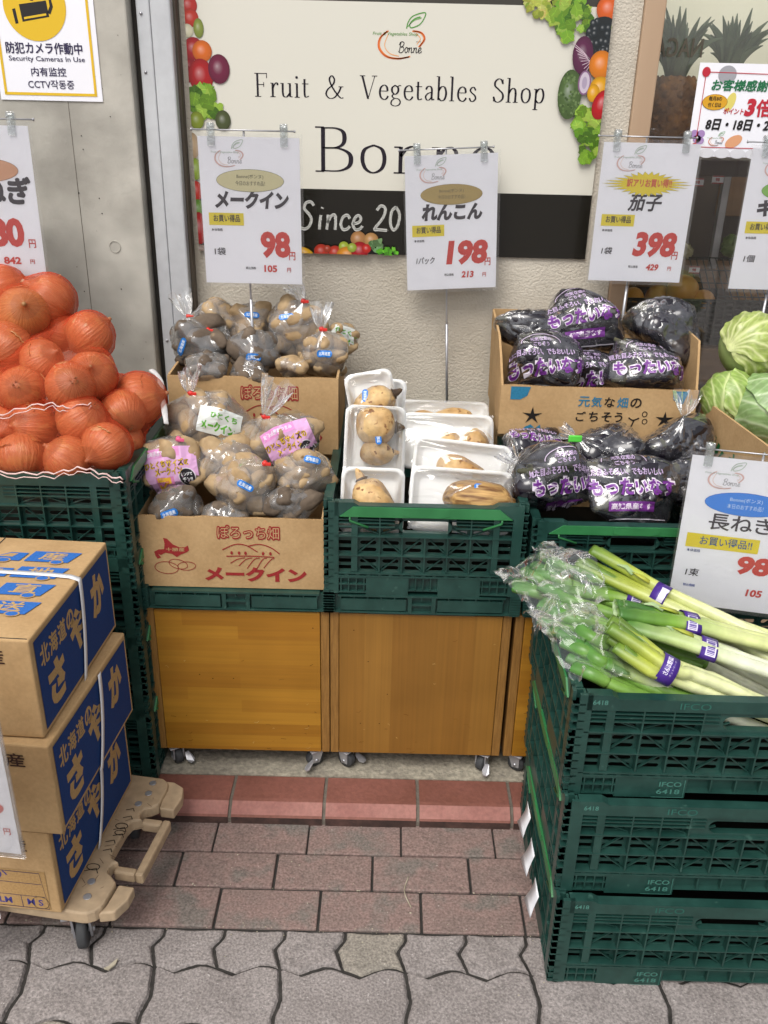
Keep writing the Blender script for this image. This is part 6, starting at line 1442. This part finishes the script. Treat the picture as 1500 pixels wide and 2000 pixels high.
cabbage('cabbage lower left in the carton, below the top cabbage',1425,778,54,1.87,72,'#86a04e','#c2cc92',(((-.2,-.5,-.9),(-.5,-.7,.5),80),((-.1,-.9,-.6),(.75,-.75,.45),70)))
cabbage('dark ribbed cabbage at the front right, cut by the picture edge',1500,800,70,1.83,73,'#7d9a60','#b7c7a0',(((.6,-.7,-.7),(-.2,-.8,.6),84),((.9,-.5,.1),(.3,-.5,.9),64)))
# ---- leeks
def leek_bunch(label,st,bd,en,z0,zb,z1,seed,n=3,r=.0115,cl=('#4b7430','#7e9c3d','#c9cf9a'),band=True,sp=1.0):
    a,bb,e=atZ(*st,z0),atZ(*bd,zb),atZ(*en,z1); d=(e-a).normalized()
    e2=e+d*.18; e2.z=max(e2.z,.41)
    root=thing('leek_bunch',label,'leek bunch',(bb.x,bb.y,bb.z-.012),0,'leek bunches in the front crate'); o=root.location; rnd=random.Random(seed)
    side=d.cross(Vector((0,0,1))).normalized(); up=side.cross(d); offs=[(0,0),(1.75,.3),(-.85,1.55),(.95,1.7)][:n]
    c0,c1,c2=[lin(q) for q in cl]
    for i,(ox,oy) in enumerate(offs):
        off=(side*ox+up*oy)*r*.98*sp; sh=rnd.uniform(-.012,.02)
        P=cr([a+off*1.25+d*sh,a.lerp(bb,.5)+off*1.1,bb+off*.92,bb.lerp(e,.6)+off,e+off*1.05,e2+off],7); m=len(P); k=14
        for q in P:
            q.z+=.004*nz(q,7,seed+i); q.y+=.005*nz(q,6,seed+i+5)
            lim=1.168 if q.z<.60 else 1.168-(q.z-.60)*3
            if q.y<lim: q.y=lim+.12*(q.y-lim)
        b=MB(); vs=[]; cols=[]
        for j,p in enumerate(P):
            t=j/(m-1); dd=(P[min(j+1,m-1)]-P[max(j-1,0)]).normalized(); s1=dd.cross(Vector((0,0,1))).normalized(); s2=s1.cross(dd); rr=r*(1.02+.16*(1-t)**2-.12*t)
            fl=1-.28*(1-t)**2
            tt=min(1,max(0,(t-.04)*1.9)); cc=tuple(c0[q]+(c1[q]-c0[q])*min(1,tt*2) for q in range(3)) if tt<.5 else tuple(c1[q]+(c2[q]-c1[q])*min(1,(tt-.5)*2) for q in range(3))
            for g in range(k):
                an=2*math.pi*g/k; w_=1+.04*math.sin(an*3+i+j*.2); vs.append(p+s1*rr*math.cos(an)*w_+s2*rr*fl*math.sin(an)*w_-o); lk=.9+.2*math.sin(an*2+i)**2; cols.append(tuple(min(1,q*lk) for q in cc))
        for j in range(m-1):
            for g in range(k):
                ids=(j*k+g,j*k+(g+1)%k,(j+1)*k+(g+1)%k,(j+1)*k+g); b.f.append(list(ids)); b.m.append(0); b.sm.append(True); b.c.append([cols[q] for q in ids])
        b.v=vs
        # a second, folded leaf tube beside the first
        an=rnd.uniform(0,6.28); sd_=(side*math.cos(an)+up*abs(math.sin(an)))*r*.62; mt=max(4,int(m*.42))
        for j in range(mt):
            t=j/(mt-1); rr=r*.74*(1-.25*t); p=P[j]+d*(.012*(1-t))*rnd.uniform(.9,1.1)+sd_*(1-t*.75)-o
            for g in range(k):
                a_=2*math.pi*g/k; b.v.append(p+side*rr*math.cos(a_)+up*rr*.8*math.sin(a_)); cols.append(tuple(q*(.85+.25*t) for q in (c0 if t<.5 else c1)))
        for j in range(mt-1):
            for g in range(k):
                ids=[len(vs)-mt*k+j*k+g,len(vs)-mt*k+j*k+(g+1)%k,len(vs)-mt*k+(j+1)*k+(g+1)%k,len(vs)-mt*k+(j+1)*k+g]; b.f.append(ids); b.m.append(0); b.sm.append(True); b.c.append([cols[q] for q in ids])
        b.f.append([len(vs)-mt*k+g for g in range(k)][::-1]); b.m.append(0); b.sm.append(False); b.c.append(lin('#8fa673'))
        # cut end with pale nested rings
        cen=sum((vs[g] for g in range(k)),Vector())/k
        rings=[1,.8,.55,.28]; base=len(b.v)
        for q in rings[1:]:
            for g in range(k): b.v.append(cen+(vs[g]-cen)*q+d*(.004 if q in(.8,.28) else -.001))
        A=lin('#9db384'); B=lin('#5f7f3a')
        prev=list(range(k))
        for q in range(3):
            cur=[base+q*k+g for g in range(k)]
            for g in range(k): b.f.append([prev[g],cur[g],cur[(g+1)%k],prev[(g+1)%k]]); b.m.append(0); b.sm.append(False); b.c.append(A if q!=1 else B)
            prev=cur
        b.f.append(prev[::-1]); b.m.append(0); b.sm.append(False); b.c.append(B)
        b.obj('leek','leek',root)
    # a split leaf sheath at the join
    for q in range(2 if band else 0):
        p0=a.lerp(bb,.62+.2*q)+up*r*(.9+1.1*(n>2)); b=MB(); pts=[p0-o,p0+d*(-.018)+up*.004+side*.004*(q*2-1)-o,p0+d*(-.034)+up*.002-o]; b.tube(pts,[.008,.006,.0015],8,0,flat=.35); b.obj('leaf_sheath','leek_yellow' if q else 'leek_cut',root)
    if band:
        cen=bb+(side*sum(q[0] for q in offs)/n+up*sum(q[1] for q in offs)/n)*r*.95*sp; W=r*(1.18+.98*(n>1)); Hh=r*(1.15+.82*(n>2)); b=MB(); ring=[]; k=28
        for t in (-.013,.013):
            for g in range(k): an=2*math.pi*g/k; ring.append(cen+d*t+side*W*math.cos(an)+up*Hh*math.sin(an)-o)
        b.add(ring,[(g,(g+1)%k,k+(g+1)%k,k+g) for g in range(k)],0,None,True); ob=b.obj('purple_band','purple_band',root); sm=ob.modifiers.new('t','SOLIDIFY'); sm.thickness=.0006
        bv=bvh_of(ring,[(g,(g+1)%k,k+(g+1)%k,k+g) for g in range(k)])
        p=Pr(); 
        if seed%2:
            p.text('さんぶ野菜',-.011,-.003,.0085,'#d9d3e6',2,w=.030,bold=.03); p.text('ネットワーク',-.011,-.009,.0035,'#bdb0d6',2,w=.028)
        else:
            p.rect(-.014,-.010,.014,.006,'#cfcadb',1,6); 
            for i in range(10): p.rect(-.012+.0024*i,-.008,-.0112+.0024*i+.0006*(i%3),.004,'#4a2f86',2)
        nn=Vector((-.15,-1,.75)).normalized(); y_=d-nn*d.dot(nn); y_.normalize(); x_=y_.cross(nn); x_=x_ if x_.z>0 else -x_
        p.drape('band_print',root,bv,Matrix((x_,nn.cross(x_),nn)).transposed().to_4x4()@Matrix.Identity(4) if False else frame(cen-o,x_,nn.cross(x_)),'film_print',.001)
    return root
GR=('#3f6a2a','#6d9332','#c3c98c'); YL=('#5d7a2a','#a3ac45','#cfd3a0'); WH=('#4f7a33','#a9b878','#d3d6bd')
leek_bunch('leek bunch with barcode band lowest at the back, mostly white shafts',(1110,1180),(1310,1285),(1500,1385),.52,.49,.45,200,cl=WH)
leek_bunch('leek bunch deep in the crate under the others, white shafts to the right',(1130,1150),(1285,1215),(1500,1330),.54,.51,.47,202,cl=WH)
leek_bunch('leek bunch at the back with yellow green outer leaves and barcode band',(1140,1095),(1288,1170),(1500,1275),.635,.61,.57,204,cl=YL)
leek_bunch('leek bunch second from the back with many cut ends at its left tip',(1068,1135),(1237,1170),(1480,1262),.615,.595,.56,206,cl=GR)
leek_bunch('upper middle leek bunch with purple band and pale right end',(1205,1185),(1342,1212),(1500,1252),.645,.625,.595,208,cl=GR,n=2,r=.013)
leek_bunch('middle leek bunch with barcode band close to the right',(1205,1205),(1380,1262),(1500,1302),.63,.61,.585,210,cl=WH,n=2,r=.0125)
leek_bunch('leek bunch with lettered purple band in front, thick yellow green shafts',(1182,1240),(1293,1312),(1405,1360),.63,.595,.555,211,cl=YL,n=4)
leek_bunch('short thin leek pair in front below the lettered bunch',(1176,1282),(1270,1322),(1345,1362),.595,.57,.54,212,cl=WH,n=2,band=False)
for i,(s_,e_,z) in enumerate((((1000,1135),(1100,1170),.60),((1040,1105),(1150,1150),.62),((1050,1170),(1170,1215),.605),((1105,1245),(1190,1290),.60),((1120,1290),(1200,1330),.585),((1060,1215),(1170,1250),.60))):
    leek_bunch(['leek tips in film poking out furthest left over the crate','wrapped leek tips at the back left','wrapped leek tips in the middle of the left end','wrapped leek tips with pale cut ends, front left','lowest wrapped leek tips by the crate corner','wrapped leek tips between middle and front at the left'][i],s_,((s_[0]+e_[0])/2,(s_[1]+e_[1])/2),e_,z,z,z-.02,300+i,cl=('#41702f','#4f7d33','#6f9440'),band=False)
def crumple(label,corners,seed,n=26,amp=.02,Zs=None,nm='plastic_wrap'):
    """loose crumpled film over the leek tips"""
    a,b_,c,d=[atZ(*q) for q in corners]; rnd=random.Random(seed); vs=[]
    for j in range(n+1):
        for i in range(n+1):
            u,v=i/n,j/n; p=(a*(1-u)+b_*u)*(1-v)+(d*(1-u)+c*u)*v
            p=p+Vector((0,0,1))*(amp*(.9*abs(nz((u*2.6,v*2.6,0),1,seed))+.35*abs(nz((u*6,v*6,2),1,seed))+.6*math.sin(math.pi*v)))+Vector((.012*nz((u*5,v*5,5),1,seed),.012*nz((u*5,v*5,9),1,seed),0)); vs.append(p)
    m=MB(); m.add(vs,[(j*(n+1)+i,j*(n+1)+i+1,(j+1)*(n+1)+i+1,(j+1)*(n+1)+i) for j in range(n) for i in range(n)],0,None,True)
    o=m.obj(nm,'loose'); return tag(o,label,'plastic film','films over the leek tips')
crumple('crumpled clear film round the leek tips hanging out over the left rim',((962,1135,.60),(1060,1075,.66),(1200,1180,.64),(1050,1250,.585)),5,amp=.045)
crumple('crumpled clear film over the back leek tips',((1040,1075,.66),(1130,1085,.68),(1180,1160,.66),(1080,1160,.64)),6,amp=.035)
crumple('crumpled clear film over the front left leek tips by the crate corner',((1020,1200,.60),(1150,1180,.63),(1240,1330,.585),(1110,1335,.575)),7,amp=.035)
# paper tags on the left of the front stack
for i,(px,py,l) in enumerate(((1023,1660,'upper small white paper tag tucked in the side of the bottom crate'),(1040,1710,'middle small white paper tag tucked in the side of the bottom crate'),(1048,1758,'lower small white paper tag tucked in the side of the bottom crate'))):
    p=atZ(px,py,.12-.02*i); b=MB(); vs=[]; X=SX-.006-.004*i
    y0=SY+.27-.085*i
    for j in range(7):
        t=j/6; vs+= [Vector((X-.004-.016*t*t,y0,.165-.052*t-.01*i)),Vector((X-.003-.010*t*t-.004*math.sin(3*t),y0-.040,.160-.052*t-.01*i))]
    b.add(vs,[(2*j,2*j+1,2*j+3,2*j+2) for j in range(6)],0,None,True); o=b.obj('paper_tag','strap'); o.modifiers.new('t','SOLIDIFY').thickness=.0004
    tag(o,l,'tag','paper tags on the bottom crate')
# ---- inside the shop
def pineapple(label,px,py,rw,hh,Y,seed):
    c=atY(px,py,Y); r=rw/pxm(Y,c.z); h=hh/pxm(Y,c.z); root=thing('pineapple',label,'pineapple',(c.x,c.y,c.z-h),0,'pineapples in the window'); rnd=random.Random(seed); b=MB()
    b.lathe([(0,0),(r*.7,.0),(r*.95,h*.3),(r,h*.9),(r*.95,h*1.4),(r*.7,h*1.9),(0,h*2)],24)
    for j in range(9):
        for i in range(12):
            g=2*math.pi*(i+.5*(j%2))/12; z=h*(.12+1.72*j/8); k=math.sin(math.pi*min(1,max(0,(z/h*.5)*.9+.08)))**.35*r
            T=Matrix.Translation((k*math.cos(g)*.97,k*math.sin(g)*.97,z))@Matrix.Rotation(g,4,'Z'); b.lathe([(.16*r,-.02*r),(.13*r,.07*r),(.05*r,.12*r),(0,.16*r)],6,0,T=T@Matrix.Rotation(R(90),4,'Y'))
    b.obj('fruit','pine_skin',root); b=MB()
    for i in range(46):
        g=rnd.uniform(0,6.28); l=h*rnd.uniform(1.0,2.3); o_=rnd.uniform(.1,1.0); pts=[]
        for k in range(6): t=k/5; pts.append((r*.2*math.cos(g)+l*o_*.7*t**1.5*math.cos(g),r*.2*math.sin(g)+l*o_*.7*t**1.5*math.sin(g),h*1.95+l*(t-.42*o_*t*t)))
        b.tube(pts,[.011,.012,.010,.008,.005,.001],6,flat=.2)
    b.obj('crown','pine_leaf',root)
pineapple('large pineapple nearest the window frame inside the shop',1310,215,54,62,WY+.16,1)
pineapple('pineapple with spiky crown behind the window, right of the first',1418,190,46,50,WY+.30,2)
def interior():
    Y=WY+.12
    A=lambda px,py,y=Y:atY(px,py,y)
    t=thing('display_shelf','dark wooden display shelf behind the window under the pineapples','shelf',(0,0,0))
    x0=.585; x1=1.3; zt=A(1400,312,Y).z; zb=A(1400,345,Y).z
    b=MB(); b.bbox(x0,x1,Y,Y+.22,zb,zt,.003); b.obj('shelf_board','shop_dark',t); b=MB(); b.bbox(x0,x1,Y+.42,Y+.44,.03,zb+.1,.003); b.obj('back_board','shop_dark',t)
    z2=A(1400,530,Y+.2).z; b=MB(); b.bbox(x0,x1,Y+.10,Y+.41,z2-.03,z2,.003); b.obj('shelf_board','shop_wood',t)
    b=MB(); u=A(1395,450,Y+.25); b.bbox(u.x,u.x+.02,Y+.24,Y+.26,z2+.001,zb-.001,.002); b.obj('upright','steel',t)
    b=MB(); q=A(1450,380,Y+.41); b.bbox(q.x-.07,q.x+.10,Y+.405,Y+.418,q.z-.06,q.z+.05,.002); b.obj('panel','shop_wood',t)
    o=MB().box(.585,3.0,Y+.75,Y+.77,.05,2.2).obj('partition','shop_pale'); tag(o,'pale cream partition behind the pineapples inside the shop window','partition')
    for px,py,l in ((1363,356,'small red and white shelf label hanging left under the shelf edge'),(1402,351,'small red and white shelf label, right one under the shelf edge'),(1356,527,'small white shelf label on the lower shelf edge')):
        yy=Y-.003 if py<400 else Y+.094; c=A(px,py,yy); o=thing('shelf_label',l,'label',(c.x,yy,c.z),0,'shelf labels'); MB().box(-.014,.014,-.001,.001,-.009,.009).obj('card','paper',o); p=Pr(); p.rect(-.014,-.009,.014,-.0065,'#b02a22',1); p.rect(-.014,.0065,.014,.009,'#b02a22',1); p.text('98',-.006,-.004,.008,'#b02a22',1,bold=.04); p.place('print',o,frame((0,-.0014,0),(1,0,0),(0,0,1)))
    for px,py,rp,m,l in ((1338,492,17,'cream_veg','pale cauliflower-like vegetable on the lower shelf'),(1432,480,24,'lettuce','leafy green lettuce on the lower shelf')):
        c=A(px,py,Y+.24); r=rp/pxm(Y+.24,c.z); b=MB(); rnd=random.Random(px)
        for i in range(60):
            d=Vector((rnd.gauss(0,1),rnd.gauss(0,1),rnd.gauss(0,1))).normalized(); q=c+d*r*.8; rr=r*rnd.uniform(.2,.42); n=9; nn=(d+Vector((rnd.uniform(-.5,.5),rnd.uniform(-.5,.5),rnd.uniform(-.5,.5)))).normalized(); a=nn.orthogonal().normalized(); a2=nn.cross(a)
            b.add([q+d*.1*r]+[q+(a*math.cos(6.283*k/n)+a2*math.sin(6.283*k/n))*rr*rnd.uniform(.7,1.15)+nn*rr*rnd.uniform(-.3,.3) for k in range(n)],[(0,1+k,1+(k+1)%n) for k in range(n)],0,None,True)
        v,f=ICO3; b.add([c+q*r*.75 for q in v],f,0,None,True); tag(b.obj('leafy_vegetable',m),l,'vegetable')
    # woven basket with wrapped citrus, just inside the low sill
    bx=thing('black_basket','black woven basket with citrus fruit behind the eggplant carton','basket',(0,0,0)); zt=A(1420,588,Y).z
    b=MB(); xa,xb=.60,1.25
    for k in range(9): b.tube([(xa,Y-.005,zt-.012*k),(xb,Y-.005,zt-.012*k)],.0045,6)
    for k in range(30): x=xa+(xb-xa)*k/29; b.box(x-.003,x+.003,Y-.012,Y-.001,zt-.11,zt)
    b.box(xa,xb,Y+.002,Y+.008,zt-.115,zt-.004); b.obj('woven_side','basket',bx)
    b=MB()
    g0,g1=A(1372,575,Y),A(1500,470,Y+.25)
    for k in range(26): x=g0.x+(xb-g0.x)*k/25; b.tube([(x,Y+.01,zt-.01),(x+.004,Y+.16,zt+.085)],.0018,5)
    for k in range(4): b.tube([(g0.x,Y+.02+.045*k,zt+.008+.026*k),(xb,Y+.02+.045*k,zt+.008+.026*k)],.0018,5)
    b.obj('wire_side','basket',bx)
    for px,py,rp,dy,l in ((1333,568,31,.05,'largest glossy orange citrus on top behind the basket rim'),(1372,590,24,.03,'orange citrus at the right, half below the basket rim'),(1235,583,22,.03,'orange citrus at the far left by the window frame'),(1285,582,26,.10,'orange citrus behind the big one, left'),(1450,565,26,.16,'orange citrus seen through the wire bars'),(1485,572,26,.18,'rightmost orange citrus behind the wire bars')):
        c=A(px,py,Y+dy); r=rp/pxm(Y+dy,c.z); v,f=ICO3; b=MB(); b.add([q*r*(1+.02*nz(q,2,px)) for q in v],f,0,None,True); o=thing('citrus',l,'orange',c,0,'citrus in the basket'); b.obj('fruit','orange',o)
        
    b=MB(); z=zt-.115; b.bbox(.60,1.3,Y-.03,Y+.01,z-.10,z-.003,.003); tag(b.obj('wooden_ledge','shop_wood'),'brown wooden ledge under the black basket','ledge')
interior()

# grit and crumbs lying on the paving
b=MB(); rnd=random.Random(21)
for i in range(420):
    x,y=rnd.uniform(-.75,.85),rnd.choice((rnd.uniform(.95,1.45),1.181+rnd.gauss(0,.006),1.276+rnd.gauss(0,.005),1.452+rnd.gauss(0,.005)))
    q=rnd.uniform(.0006,.0019); h=q*rnd.uniform(.4,.9); a=rnd.uniform(0,3.14); e=rnd.uniform(.5,1.6)
    P_=[(x+q*e*math.cos(a+g)*rnd.uniform(.7,1.2),y+q*math.sin(a+g)*rnd.uniform(.7,1.2),.0005) for g in (0,1.5,3.0,4.5)]
    b.add(P_+[(x,y,.0008+h)],[(0,1,4),(1,2,4),(2,3,4),(3,0,4)])
o=b.obj('grit','grit'); o['kind']='stuff'; o['label']='pale grit and crumbs scattered over the paving joints'; o['category']='grit'
